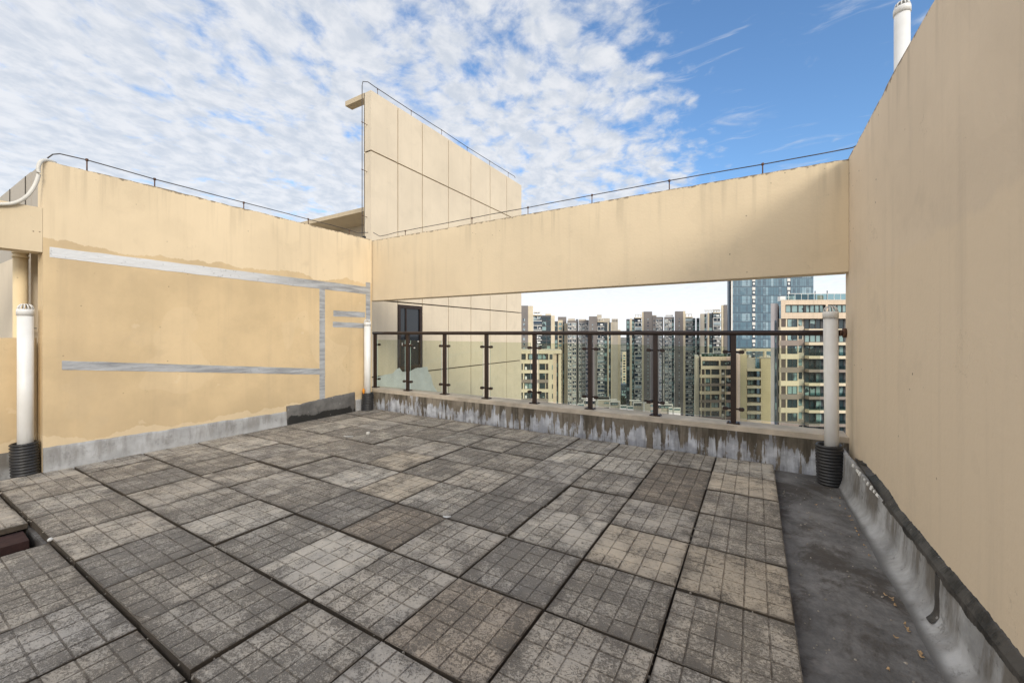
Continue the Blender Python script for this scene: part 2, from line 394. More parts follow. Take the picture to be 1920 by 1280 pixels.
def mk_tar():
    m, g, b = mat('grey_tar_coat'); p = pos(g); x, y, z = g.sep(p)
    c = g.mix(g.ss(g.noise(p, 5, 6, 0.65), 0.3, 0.7), (0.085, 0.082, 0.080), (0.17, 0.165, 0.16))
    lowb = g.math('ADD', g.math('MULTIPLY', g.noise(p, 4.0, 5, 0.6), 0.5), g.ss(z, 0.22, 0.02, -0.08, 0.16))
    c = g.mix(g.ss(lowb, 0.33, 0.36), c, (0.018, 0.017, 0.016))
    c = g.mix(g.math('MULTIPLY', g.ss(g.noise(p, 15, 4, 0.7), 0.66, 0.70), 0.7), c, (0.42, 0.41, 0.40))
    g.lk(c, b.inputs['Base Color']); b.inputs['Roughness'].default_value = 0.5
    bump(g, b, g.noise(p, 22, 6, 0.6), 0.5, 0.008)
    return m
M_tar = mk_tar()
def mk_tape():
    m, g, b = mat('silver_butyl_tape'); p = pos(g); x, y, z = g.sep(p)
    n = g.noise(g.vmath('MULTIPLY', p, (2.0, 2.0, 16.0)), 1.3, 6, 0.65)
    c = g.mix(g.ss(n, 0.30, 0.70), (0.27, 0.28, 0.30), (0.50, 0.52, 0.55))
    up = g.math('MULTIPLY', g.ss(z, 1.7, 2.0), g.ss(y, 3.9, 2.2))
    c = g.mix(g.math('MULTIPLY', up, 0.75), c, (0.80, 0.81, 0.82))
    c = g.mix(g.math('MULTIPLY', g.ss(g.noise(p, 26, 4, 0.6), 0.6, 0.72), 0.4), c, (0.22, 0.22, 0.22))
    g.lk(c, b.inputs['Base Color']); b.inputs['Roughness'].default_value = 0.5; b.inputs['Metallic'].default_value = 0.15
    bump(g, b, g.noise(g.vmath('MULTIPLY', p, (4, 4, 12)), 3.5, 5, 0.6), 0.5, 0.01)
    return m
M_tape = mk_tape()
def mk_pvc():
    m, g, b = mat('white_pvc'); p = pos(g)
    c = g.mix(g.ss(g.noise(p, 3.0, 4, 0.6), 0.35, 0.7), (0.80, 0.80, 0.79), (0.72, 0.71, 0.68))
    st = g.noise(g.vmath('MULTIPLY', p, (22.0, 22.0, 1.1)), 1.0, 5, 0.65)
    c = g.mix(g.math('MULTIPLY', g.ss(st, 0.54, 0.76), 0.32), c, (0.42, 0.38, 0.32))
    sp = g.ss(g.noise(p, 45, 4, 0.7), 0.70, 0.74)
    c = g.mix(g.math('MULTIPLY', sp, 0.5), c, (0.25, 0.20, 0.15))
    g.lk(c, b.inputs['Base Color']); b.inputs['Roughness'].default_value = 0.42
    return m
M_pvc = mk_pvc()
M_hose = plain('white_hose', (0.62, 0.60, 0.55), 0.5, var=0.08)
M_pvc_paint = paint('painted_pipe', (0.78, 0.63, 0.40), streak=0.30, pits=0.3, seed=3.0)
M_sleeve = plain('black_corrugated_plastic', (0.030, 0.030, 0.032), 0.42, var=0.35, scale=12, bmp=0.2)
M_bronze = plain('dark_bronze_coated_steel', (0.040, 0.024, 0.018), 0.42, metal=0.25, var=0.2, scale=9, bmp=0.06)
M_wire = plain('weathered_steel_wire', (0.085, 0.075, 0.07), 0.55, metal=0.5, var=0.4, scale=4)
M_rust = plain('rusty_bracket', (0.10, 0.05, 0.03), 0.8, var=0.4, scale=30)
M_galv = plain('galvanised_steel', (0.40, 0.40, 0.40), 0.5, metal=0.5, var=0.2)
M_white_plaster = plain('white_skim_plaster', (0.64, 0.67, 0.67), 0.85, var=0.12, scale=3, bmp=0.15)
M_leaf = plain('dry_leaf', (0.42, 0.28, 0.15), 0.8, var=0.4, scale=20)
M_scrap = plain('white_scrap', (0.72, 0.72, 0.70), 0.7)
M_pebble = plain('grit_pebbles', (0.30, 0.27, 0.23), 0.9, var=0.5, scale=25)
M_foam = plain('orange_foam', (0.80, 0.30, 0.02), 0.8, var=0.2, scale=20, bmp=0.5)
M_brick = plain('red_brick', (0.045, 0.02, 0.018), 0.9, var=0.3, scale=20)
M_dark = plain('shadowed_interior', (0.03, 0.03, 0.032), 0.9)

def mk_glass(name, tint, refl=1.0):
    m = bpy.data.materials.new(name); m.use_nodes = True
    nt = m.node_tree; nt.nodes.clear(); g = NG(nt)
    out = nd(nt, 'ShaderNodeOutputMaterial'); tr = nd(nt, 'ShaderNodeBsdfTransparent'); gl = nd(nt, 'ShaderNodeBsdfGlossy')
    tr.inputs[0].default_value = (*tint, 1); gl.inputs['Roughness'].default_value = 0.02
    fr = nd(nt, 'ShaderNodeFresnel'); fr.inputs[0].default_value = 1.45
    mx = nd(nt, 'ShaderNodeMixShader')
    front = g.math('SUBTRACT', 1.0, nd(nt, 'ShaderNodeNewGeometry').outputs['Backfacing'])
    g.lk(g.math('MULTIPLY', g.math('MULTIPLY', fr.outputs[0], refl), front), mx.inputs[0]); g.lk(tr.outputs[0], mx.inputs[1]); g.lk(gl.outputs[0], mx.inputs[2])
    g.lk(mx.outputs[0], out.inputs[0])
    return m
M_glass = mk_glass('green_tinted_glass', (0.885, 0.915, 0.862), 0.8)
def mk_dusty():
    m = mk_glass('green_tinted_glass_dusty', (0.875, 0.902, 0.845), 1.0); nt = m.node_tree; g = NG(nt)
    out = [n for n in nt.nodes if n.type == 'OUTPUT_MATERIAL'][0]; src = out.inputs[0].links[0].from_socket
    df = nd(nt, 'ShaderNodeBsdfDiffuse'); df.inputs[0].default_value = (0.55, 0.55, 0.50, 1)
    p = pos(g); x, y, z = g.sep(p)
    n = g.math('MULTIPLY', g.ss(g.noise(g.vmath('MULTIPLY', p, (1.0, 1.0, 0.45)), 4.5, 6, 0.65, 0.5), 0.45, 0.75), 0.06)
    spots = g.math('MULTIPLY', g.ss(g.voro(p, 38).outputs['Distance'], 0.05, 0.10, 1, 0), 0.16)
    lowd = g.ss(z, 0.62, 0.38, 0.0, 0.06)
    mx = nd(nt, 'ShaderNodeMixShader'); g.lk(g.math('ADD', g.math('ADD', n, spots), lowd), mx.inputs[0]); g.lk(src, mx.inputs[1]); g.lk(df.outputs[0], mx.inputs[2])
    g.lk(mx.outputs[0], out.inputs[0]); return m
M_glass_d = mk_dusty()
M_glass_e = plain('green_glass_edge', (0.45, 0.58, 0.52), 0.3)
def mk_pane(name, col, var=(0.5, 0.75, 0.72), thr=0.62, rough=0.04):
    m, g, b = mat(name)
    oi = nd(g.nt, 'ShaderNodeObjectInfo'); p = pos(g)
    n = g.noise(p, 0.33, 2)
    r = g.math('FRACT', g.math('ADD', oi.outputs['Random'], g.math('MULTIPLY', n, 1.0)))
    c = g.mix(g.ss(r, thr, min(thr + 0.2, 0.99)), tuple(col), var)
    g.lk(c, b.inputs['Base Color']); b.inputs['Roughness'].default_value = rough; b.inputs['Specular IOR Level'].default_value = 0.6
    return m
M_pane = mk_pane('window_pane', (0.030, 0.045, 0.055), (0.16, 0.26, 0.27), 0.6)
M_pane_dark = mk_pane('dark_window_pane', (0.020, 0.026, 0.034), (0.10, 0.14, 0.17), 0.75)
# ==== SETTING ====
def rag(mb, x0, x1, y0, y1, z0, z1, axis='y', n=90, amp=0.012, seed=0.0, mi=0):
    """a wall whose top arris is a little chipped and uneven"""
    a0, a1 = (y0, y1) if axis == 'y' else (x0, x1)
    st = []
    for k in range(n + 1):
        t = a0 + (a1 - a0) * k / n
        dz = amp * (nz(t * 1.3, seed) * 0.6 + max(0, nz(t * 6.0, seed + 5)) * -0.7 + 0.35 * nz(t * 19, seed))
        dz2 = amp * (nz(t * 1.3, seed) * 0.6 + max(0, nz(t * 5.0, seed + 9)) * -0.7)
        if axis == 'y': st.append([(x0, t, z0), (x1, t, z0), (x1, t, z1 + dz), (x0, t, z1 + dz2)])
        else: st.append([(t, y1, z0), (t, y0, z0), (t, y0, z1 + dz), (t, y1, z1 + dz2)])
    for k in range(n):
        for j in range(4):
            j2 = (j + 1) % 4
            mb.face([st[k][j], st[k][j2], st[k + 1][j2], st[k + 1][j]], mi)
    mb.face(st[0], mi); mb.face(st[-1][::-1], mi)
    # weld happens in clean()
    return mb
def weld(o):
    bm = bmesh.new(); bm.from_mesh(o.data); bmesh.ops.remove_doubles(bm, verts=bm.verts, dist=0.0004)
    bmesh.ops.recalc_face_normals(bm, faces=bm.faces); bm.to_mesh(o.data); bm.free(); return o

ZG = -85.0
mg, g_, b_ = mat('far_ground')
pp = pos(g_)
b_.inputs['Roughness'].default_value = 0.95
vc = g_.voro(pp, 0.03)
roofs = g_.mix(g_.sep(vc.outputs['Color'])[0], (0.10, 0.10, 0.10), (0.40, 0.36, 0.31))
g_.lk(g_.mix(g_.ss(g_.noise(pp, 0.006, 5, 0.6), 0.42, 0.5), (0.035, 0.055, 0.025), roofs), b_.inputs['Base Color'])
o = MB(); o.face([(-9000, -9000, ZG), (9000, -9000, ZG), (9000, 9000, ZG), (-9000, 9000, ZG)]); struct(o.build('city_ground', mg))

# ---- roof deck: dark screed that shows as the gutter, with a lower bay at the left
ZF = -0.06; ZPIT = -0.17; XP = -3.86; YP = 0.69
def deck():
    m = MB()
    nx, ny = 60, 80
    x0, x1, y0, y1 = XP, 0.76, -6.0, 4.83
    m.grid(lambda a, b: (x0 + (x1 - x0) * a / nx, y0 + (y1 - y0) * b / ny, ZF + (0.006 * nz(a * 0.5, b * 0.5) if a not in (0,) else 0)), nx + 1, ny + 1)
    m.face([(-6.1, YP, ZF), (XP, YP, ZF), (XP, 4.83, ZF), (-6.1, 4.83, ZF)])
    m.face([(-6.1, -6, ZPIT), (XP, -6, ZPIT), (XP, YP, ZPIT), (-6.1, YP, ZPIT)])
    m.face([(XP, -6, ZPIT), (XP, -6, ZF), (XP, YP, ZF), (XP, YP, ZPIT)])
    m.face([(-6.1, YP, ZPIT), (XP, YP, ZPIT), (XP, YP, ZF), (-6.1, YP, ZF)])
    m.box(-6.1, 0.95, -6.0, 5.14, -0.55, -0.20)
    return m
struct(deck().build('roof_deck', M_gutter))

# ---- left wall
LX = -5.72
lw = thing('rooftop_wall', 'long cream painted rooftop wall on the left with silver tape strips across it', 'wall', (LX, 1.0, ZF))
def rel(mb, name, mats, root, do_weld=False):
    """build in world coordinates as a child of a root standing at its base"""
    o = mb.build(name, mats, root)
    o.location = tuple(-c for c in root.location) if abs(root.rotation_euler.z) < 1e-9 else (0, 0, 0)
    if do_weld: weld(o)
    return o
m = MB(); rag(m, -5.90, LX, 1.0, 4.80, ZF, 2.93, 'y', 110, 0.022, 1.0); rel(m, 'wall', M_left, lw, True)
m = MB()
m.box(-8.6, -6.17, 1.0, 1.22, 2.12, 2.905); m.box(-8.6, -6.17, 1.0, 1.22, ZF, 2.12, 2); m.box(-6.17, -5.903, 1.003, 1.22, 2.10, 2.90)
m.box(-6.385, -6.377, 0.994, 1.0, 2.47, 2.90, 1); m.box(-7.10, -7.09, 0.994, 1.0, 2.47, 2.90, 1)
rel(m, 'end_face', [M_end, M_joint, M_panel], lw).__setitem__('label', 'bare grey rendered end of the cream wall')
m = MB(); m.box(-6.6, -5.92, 2.9, 3.0, 0.6, 2.6); m.box(-6.6, -6.5, 1.25, 2.9, 0.6, 2.6); rel(m, 'dark_backdrop', M_dark, lw)  # dark boxes stand in for the shaded inside of the slot
m = MB(); m.box(-6.185, -6.005, 1.20, 1.24, 1.30, 2.02); rel(m, 'shaft_frame', M_bronze, lw)
def strip(pts, x, th=0.003, jag=0.004, n=90):
    """band on the left wall between two polylines given as (y, z_low, z_high)"""
    m = MB(); st = []
    (ya, la, ha), (yb, lb, hb) = pts
    for k in range(n + 1):
        t = k / n; y = ya + (yb - ya) * t
        st.append((y, la + (lb - la) * t + jag * (nz(y * 6, 2) + 0.5 * nz(y * 31, 3)), ha + (hb - ha) * t + jag * (nz(y * 6, 7) + 0.5 * nz(y * 31, 9))))
    for k in range(n):
        (y1, a1, c1), (y2, a2, c2) = st[k], st[k + 1]
        m.face([(x + th, y1, a1), (x + th, y2, a2), (x + th, y2, c2), (x + th, y1, c1)])
        m.face([(x, y1, c1), (x + th, y1, c1), (x + th, y2, c2), (x, y2, c2)])
        m.face([(x, y1, a1), (x, y2, a2), (x + th, y2, a2), (x + th, y1, a1)])
    for y, a, c in (st[0], st[-1]): m.face([(x, y, a), (x + th, y, a), (x + th, y, c), (x, y, c)])
    return m
def LWp(u, v): p = onx(u, v, LX); return p.y, p.z
def tape_px(p0, p1):  # (u, v_top, v_bottom) at both ends
    (u0, t0, b0), (u1, t1, b1) = p0, p1
    y0 = LWp(u0, t0)[0]; y1 = LWp(u1, t1)[0]
    return strip([(y0, LWp(u0, b0)[1], LWp(u0, t0)[1]), (y1, LWp(u1, b1)[1], LWp(u1, t1)[1])], LX)
for p0, p1, lb in (((93, 463, 482), (690, 538, 552), 'long bright upper silver tape strip'),
                   ((116, 676, 693), (600, 691, 702), 'lower grey tape strip'),
                   ((625, 582, 593), (684, 585, 595), 'short grey tape strip beside the corner pipe'),
                   ((624, 603, 613), (684, 606, 615), 'short low grey tape strip beside the corner pipe')):
    rel(tape_px(p0, p1), 'tape_strip', M_tape, lw)['label'] = lb
def vtape(u0, u1, v0, v1):
    y0 = LWp(u0, v0)[0]; y1 = LWp(u1, v0)[0]; z1 = LWp(u0, v0)[1]; z0 = LWp(u0, v1)[1]
    m = MB(); x = LX; th = 0.0045; n = 24; st = []
    for k in range(n + 1):
        z = z0 + (z1 - z0) * k / n
        st.append((y0 + 0.004 * nz(z * 8, 1), y1 + 0.004 * nz(z * 8, 4), z))
    for k in range(n):
        a, b, z = st[k]; c, d, zz = st[k + 1]
        m.face([(x + th, a, z), (x + th, b, z), (x + th, d, zz), (x + th, c, zz)])
        m.face([(x, a, z), (x + th, a, z), (x + th, c, zz), (x, c, zz)]); m.face([(x, b, z), (x, d, zz), (x + th, d, zz), (x + th, b, z)])
    return m
rel(vtape(599, 609, 531, 756), 'tape_strip', M_tape, lw)['label'] = 'tall upright grey tape strip'
rel(vtape(686, 694, 529, 600), 'tape_strip', M_tape, lw)['label'] = 'upright grey tape strip in the corner'
# grey skirting along the foot of the wall and the black patch by the corner
def skirt_left(y0, y1, zt0, zt1, th, name, mt, jag, seed, n=70):
    m = MB(); st = []
    for k in range(n + 1):
        t = k / n; y = y0 + (y1 - y0) * t
        zt = zt0 + (zt1 - zt0) * t + jag * (nz(y * 5, seed) + 0.5 * nz(y * 17, seed))
        thk = th * (1 + 0.35 * nz(y * 4, seed + 3))
        st.append([(LX, y, zt + 0.004), (LX + thk * 0.75, y, zt), (LX + thk, y, zt - 0.02), (LX + thk * 1.25, y, 0.05), (LX + thk * 2.2, y, ZF)])
    for k in range(n):
        for j in range(4): m.face([st[k][j], st[k][j + 1], st[k + 1][j + 1], st[k + 1][j]], 0, True)
    m.face(st[0] + [(LX, y0, ZF)]); m.face(st[-1][::-1] + [(LX, y1, ZF)])
    return rel(m, name, mt, lw, True)
skirt_left(1.0, 3.32, 0.225, 0.185, 0.014, 'skirting', M_skirt_pale, 0.012, 1)
skirt_left(3.30, 4.44, 0.255, 0.325, 0.022, 'bitumen_patch', M_tar, 0.014, 11).__setitem__('label', 'grey and black tar patch at the foot of the wall near the corner')
skirt_left(4.46, 4.80, 0.19, 0.18, 0.012, 'skirting', M_skirt_pale, 0.012, 21)

# ---- low parapet and beam left of the wall's end
zpar = onx(50, 633, -5.93).z
m = MB(); rag(m, -6.06, -5.93, -4.0, 0.998, ZPIT, zpar, 'y', 60, 0.01, 4.0)
o = weld(m.build('parapet_wall', M_left)); tag(o, 'low cream parapet wall behind the leftmost white pipe', 'wall')
m = MB(); rag(m, -5.90, LX, -4.0, 0.998, 2.06, 2.475, 'y', 60, 0.01, 6.0)
o = weld(m.build('concrete_beam', M_beam)); tag(o, 'short cream concrete beam crossing over the leftmost pipes', 'beam')
m = MB(); m.box(-5.935, -5.915, -4, 0.99, ZPIT, 0.20); tag(m.build('skirting_band', M_skirt), 'grey skirting band at the foot of the low parapet behind the left pipe', 'skirting')

# ---- back: concrete kerb, beam over it
BY = 4.82
m = MB()
n = 120
m.grid(lambda a, b: (-6.0 + 6.75 * a / n, [BY + 0.004, BY, BY - 0.003, BY, BY + 0.012, BY + 0.30, BY + 0.305][b] + 0.004 * nz(a * 0.7, b),
                     [-0.10, 0.0, 0.15, 0.285, 0.338 + 0.004 * nz(a * 0.3, 3), 0.335, -0.3][b]), n + 1, 4, 0)
m.grid(lambda a, b: (-6.0 + 6.75 * a / n, [BY, BY + 0.006, BY + 0.30, BY + 0.305][b] + (0.004 * nz(a * 0.7, 3 if b == 0 else b)), [0.285, 0.336 + 0.004 * nz(a * 0.3, 3), 0.338, -0.3][b]), n + 1, 4, 1, False)
m.grid(lambda a, b: (-6.0 + 6.75 * a / n, BY + 0.305, [-0.3, -0.5][b]), n + 1, 2, 1, False)
o = m.build('kerb_wall', [M_curb, M_coping]); tag(o, 'low stained concrete kerb wall carrying the glass railing', 'wall')
m = MB(); rag(m, -5.90, 0.748, BY, BY + 0.20, 1.872, 2.917, 'x', 130, 0.014, 2.0)
o = weld(m.build('concrete_beam', M_beam)); tag(o, 'long cream concrete beam bridging the gap above the glass railing', 'beam')

# ---- right wall
RX = 0.75
rw = thing('rooftop_wall', 'tall cream wall in the shade along the right edge', 'wall', (RX, 4.9, ZF))
m = MB(); rag(m, RX, 0.97, -6.5, 4.985, ZF, 2.932, 'y', 420, 0.030, 8.0); rel(m, 'wall', M_right, rw, True)
def skirt_right():
    m = MB(); n = 220; y0, y1 = -1.5, 4.80; st = []
    for k in range(n + 1):
        y = y0 + (y1 - y0) * k / n
        loose = max(0.0, min(1.0, (y - 3.35) / 0.9))
        zt = 0.205 + 0.010 * nz(y * 3, 1) + 0.006 * nz(y * 13, 2) + 0.05 * loose
        xt = RX - 0.022 - 0.055 * loose - 0.006 * nz(y * 5, 6)
        rows = []
        for j in range(11):
            s = j / 10.0
            bul = 0.002 * nz(y * 3, s * 2, 5)
            z = ZF - 0.003 + (zt - ZF) * s
            foot = 0.085 * max(0, 1 - s / 0.38) ** 2.2 * (1 + 0.18 * nz(y * 1.7, 9)) * (1 - 0.6 * loose)
            rows.append((xt - foot - 0.012 * (1 - s) + bul, y, z))
        rows.append((xt + 0.014 + 0.01 * loose, y, zt + 0.004)); rows.append((RX - 0.002 - 0.04 * loose, y, zt - 0.02)); rows.append((RX - 0.001, y, ZF))
        st.append(rows)
    for k in range(n):
        for j in range(len(rows) - 1): m.face([st[k][j], st[k][j + 1], st[k + 1][j + 1], st[k + 1][j]], 0, True)
    m.face(st[-1]); m.face(st[0][::-1])
    return m
rel(skirt_right(), 'skirting', M_skirt, rw, True)['label'] = 'curved grey skirting coming away from the wall'
def bit_right():
    m = MB(); n = 640; y0, y1 = -1.5, 4.28; st = []
    for k in range(n + 1):
        y = y0 + (y1 - y0) * k / n
        loose = max(0.0, min(1.0, (y - 3.35) / 0.9))
        zt = 0.254 + 0.012 * nz(y * 2.4, 31) + 0.008 * nz(y * 9, 12) + 0.007 * nz(y * 31, 3) + 0.003 * nz(y * 80, 6) + 0.05 * loose * max(0, 1 - (y - 3.9) / 0.5) 
        zl = 0.190 + 0.024 * nz(y * 2.7, 14) + 0.012 * nz(y * 9, 16) + 0.009 * nz(y * 27, 5) + 0.005 * nz(y * 70, 8) + 0.075 * loose
        wob = 0.004 * nz(y * 8, 3)
        xo = RX - 0.027 - 0.018 * loose
        st.append([(RX + 0.002, y, zt), (RX - 0.007 + wob, y, zt - 0.005), (xo + wob * 0.5, y, 0.215 + 0.07 * loose), (xo - 0.0035, y, zl), (xo + 0.006, y, zl - 0.003)])
    for k in range(n):
        for j in range(4): m.face([st[k][j], st[k][j + 1], st[k + 1][j + 1], st[k + 1][j]], 0, False)
    m.face(st[-1]); m.face(st[0][::-1])
    return m
rel(bit_right(), 'bitumen_strip', M_bit, rw, True)['label'] = 'ragged black tar strip along the skirting'
def bit_tongue():
    m = MB(); yc = 2.62; st = []
    for k in range(15):
        s = 0.86 * k / 14.0; z = 0.185 - (0.185 + 0.048) * s
        foot = 0.085 * max(0, 1 - (1 - s) / 0.38) ** 2.2
        x = RX - 0.022 - foot - 0.012 * s - 0.0045
        y = yc - 0.05 * s + 0.012 * math.sin(s * 3)
        w = 0.030 + 0.008 * nz(s * 5)
        st.append([(x + 0.006, y - w, z), (x, y - w * 0.7, z), (x - 0.002, y, z), (x, y + w * 0.7, z), (x + 0.006, y + w, z)])
    for k in range(14):
        for j in range(4): m.face([st[k][j], st[k][j + 1], st[k + 1][j + 1], st[k + 1][j]], 0, True)
    return m
rel(bit_tongue(), 'bitumen_tongue', M_bit, rw, True)
m = MB()
for k in range(16):
    y = 3.45 + 0.75 * random.random(); t = (y - 3.35) / 0.9; x = RX - 0.045 - 0.05 * min(1, t); z = 0.23 + 0.05 * min(1, t)
    a = random.random() * 6.28; w = 0.010 + 0.014 * random.random()
    pts = [(x - 0.012 + 0.3 * w * math.cos(a + q), y + w * 1.3 * math.sin(a + q), z + 0.008 + 0.7 * w * math.cos(a + q)) for q in (0, 1.2, 2.3, 3.5, 4.9)]
    m = MB(); m.face(pts); m.face([(p[0] + 0.004, p[1], p[2] - 0.004) for p in pts][::-1]); rel(m, 'paint_flake', M_scrap, rw)

# ---- paving slabs
TINTS = []
def slab_mesh(nc, thick, seed):
    r = random.Random(seed); m = MB(); S = 0.245
    m.box(-S, S, -S, S, -thick, -0.0055)
    n = nc
    for a in range(n):
        for b in range(5):
            x0 = -S + 2 * S * a / n; x1 = -S + 2 * S * (a + 1) / n; y0 = -S + 2 * S * b / 5; y1 = -S + 2 * S * (b + 1) / 5
            gv = 0.0021; z = 0.0 - r.random() * 0.0012; be = 0.0026
            j = lambda: (r.random() - 0.5) * 0.0022
            c = [(x0 + gv + j(), y0 + gv + j()), (x1 - gv + j(), y0 + gv + j()), (x1 - gv + j(), y1 - gv + j()), (x0 + gv + j(), y1 - gv + j())]
            cx, cy = (x0 + x1) / 2, (y0 + y1) / 2
            inn = [(px + math.copysign(be, cx - px), py + math.copysign(be, cy - py)) for px, py in c]
            lo = [(px, py, -0.0057) for px, py in c]; hi = [(px, py, z - 0.001 * r.random()) for px, py in inn]
            if a in (0, n - 1) or b in (0, 4):
                # worn and chipped outer arrises
                for q in range(4):
                    hx, hy, hz = hi[q]; ox = abs(abs(hx) - S) < 0.012; oy = abs(abs(hy) - S) < 0.012
                    if (ox or oy) and r.random() < (0.55 if ox and oy else 0.16):
                        w = 0.004 + 0.016 * r.random() ** 2
                        hi[q] = (hx - (math.copysign(w, hx) if ox else 0), hy - (math.copysign(w, hy) if oy else 0), hz - 0.001)
            m.face(hi)
            for q in range(4): m.face([lo[q], lo[(q + 1) % 4], hi[(q + 1) % 4], hi[q]])
    return m.mesh('paving_slab', M_slab)
MESH5 = [slab_mesh(5, 0.058, s) for s in range(12)]; MESH4 = [slab_mesh(4, 0.058, 9)]; MESHT = [slab_mesh(5, 0.040, 12), slab_mesh(5, 0.040, 13)]
XL = [0.163, -0.346, -0.851, -1.356, -1.862, -2.36, -2.85, -3.34, -3.835, -4.34, -4.82, -5.332, -5.735]
YL = [-0.80, -0.30, 0.20, 0.697, 1.193, 1.71, 2.215, 2.725, 3.23, 3.735, 4.24, 4.775]
TAN = (0.54, 0.47, 0.375); BRN = (0.475, 0.405, 0.325); LGT = (0.57, 0.525, 0.455); GRY = (0.515, 0.47, 0.405); DRK = (0.475, 0.44, 0.39); WRM = (0.515, 0.465, 0.395)
NAMES = {TAN: 'tan', BRN: 'brown', LGT: 'pale grey', GRY: 'grey', DRK: 'dark grey', WRM: 'brownish grey'}
HINT = [(1190, 1040, TAN, 0), (750, 865, TAN, .3), (745, 912, TAN, .2), (870, 1180, BRN, .5), (730, 985, BRN, .9), (1265, 922, BRN, .8), (1390, 1105, TAN, .2), (1400, 905, TAN, .0),
        (1365, 1200, WRM, .6), (620, 1060, LGT, -.5), (1060, 990, LGT, .1), (290, 1040, DRK, .9), (640, 950, DRK, .8), (990, 1060, DRK, .9), (905, 965, DRK, .9), (725, 1085, GRY, .4),
        (1150, 1115, GRY, .7), (1120, 1200, WRM, .4), (530, 1190, GRY, .6), (340, 1100, WRM, .8), (455, 980, LGT, .2), (840, 1005, GRY, .3), (1230, 965, GRY, .3), (1385, 1020, GRY, .8),
        (1290, 890, BRN, .8), (1110, 945, GRY, .4), (1010, 900, DRK, .7), (540, 920, WRM, .7), (330, 920, WRM, .1), (170, 1060, WRM, .2), (200, 990, WRM, .1), (410, 1180, GRY, .6),
        (90, 1140, WRM, .6), (180, 1215, WRM, .6), (1180, 900, GRY, .6), (600, 880, GRY, .5), (480, 890, WRM, .5), (1060, 860, LGT, .2), (1190, 870, LGT, .2), (1400, 870, LGT, .1)]
def tile_of(x, y):
    for i in range(len(XL) - 1):
        if XL[i + 1] <= x < XL[i]:
            for j in range(len(YL) - 1):
                if YL[j] <= y < YL[j + 1]: return i, j
hint = {}
for u, v, c, st in HINT:
    q = onz(u, v, 0); t = tile_of(q.x, q.y)
    if t: hint.setdefault(t, (c, st))
ORD = ['first', 'second', 'third', 'fourth', 'fifth', 'sixth', 'seventh', 'eighth', 'ninth', 'tenth', 'eleventh', 'twelfth', 'thirteenth']
rs = random.Random(31)
NR = len(YL) - 1
for i in range(len(XL) - 1):
    for j in range(NR):
        low = j <= 2
        if low and XL[i] > -1.0 and j < 1: pass
        xa, xb, ya, yb = XL[i + 1], XL[i], YL[j], YL[j + 1]
        if i == 8 and j == 2: continue            # the missing slab
        if j == 0 and i < 12 and i > 9: continue
        c, st = hint.get((i, j), (rs.choice([GRY, GRY, DRK, WRM, WRM, LGT]), rs.random() * 0.9))
        gap = 0.013 + 0.005 * rs.random()
        cut = i == 11
        me = (MESH4[0] if cut else (rs.choice(MESHT) if low else rs.choice(MESH5)))
        o = bpy.data.objects.new('paving_slab', me); C.objects.link(o)
        zt = -0.0195 if low else 0.0
        o.location = ((xa + xb) / 2 + rs.uniform(-.003, .003), (ya + yb) / 2 + rs.uniform(-.003, .003), zt + rs.uniform(0, 0.009))
        o.scale = ((xb - xa - gap * 0.72) / 0.49, (yb - ya - gap) / 0.49, 1)
        o.rotation_euler = (rs.uniform(-.010, .010), rs.uniform(-.010, .010), rs.uniform(-.006, .006) + (0 if cut else rs.choice([0, math.pi])))
        k = 1.0 + rs.uniform(-.07, .07)
        o.color = (c[0] * k, c[1] * k, c[2] * k, st)
        adj = NAMES[c]
        if low: lab = 'lower-laid %s gridded slab, %s from the right, %s row before the step' % (adj, ORD[i], ORD[2 - j])
        else: lab = '%s gridded slab, %s from the gutter, %s row from the kerb' % (adj, ORD[i], ORD[NR - 1 - j])
        tag(o, lab, 'paving slab', 'gridded concrete slabs paving the roof')
# bricks that carry the low slabs beside the opening
bm_ = MB(); bm_.box(-0.06, 0.06, -0.115, 0.115, 0, 0.053); bm_.box(-0.058, 0.062, -0.113, 0.117, 0.056, 0.1085)
bmesh_ = bm_.mesh('brick_pad', M_brick)
for k, (x, y, lb) in enumerate([(-4.22, 0.60, 'dusty red brick pad inside the opening of the missing slab'), (-4.45, 0.45, 'red brick pad under the slab left of the opening'),
                                (-4.90, 0.45, 'red brick pad under the far left lower slabs'), (-5.40, 0.45, 'red brick pad under the lower slab beside the parapet'),
                                (-4.05, -0.05, 'red brick pad under the slab in front of the opening'), (-4.6, -0.05, 'red brick pad under the front left lower slab')]):
    o = bpy.data.objects.new('brick_pad', bmesh_); C.objects.link(o); o.location = (x, y, ZPIT); o.rotation_euler = (0, 0, R_(88 if k == 0 else 0) + k * 0.03)
    tag(o, lb, 'brick', 'bricks propping up the low slabs')
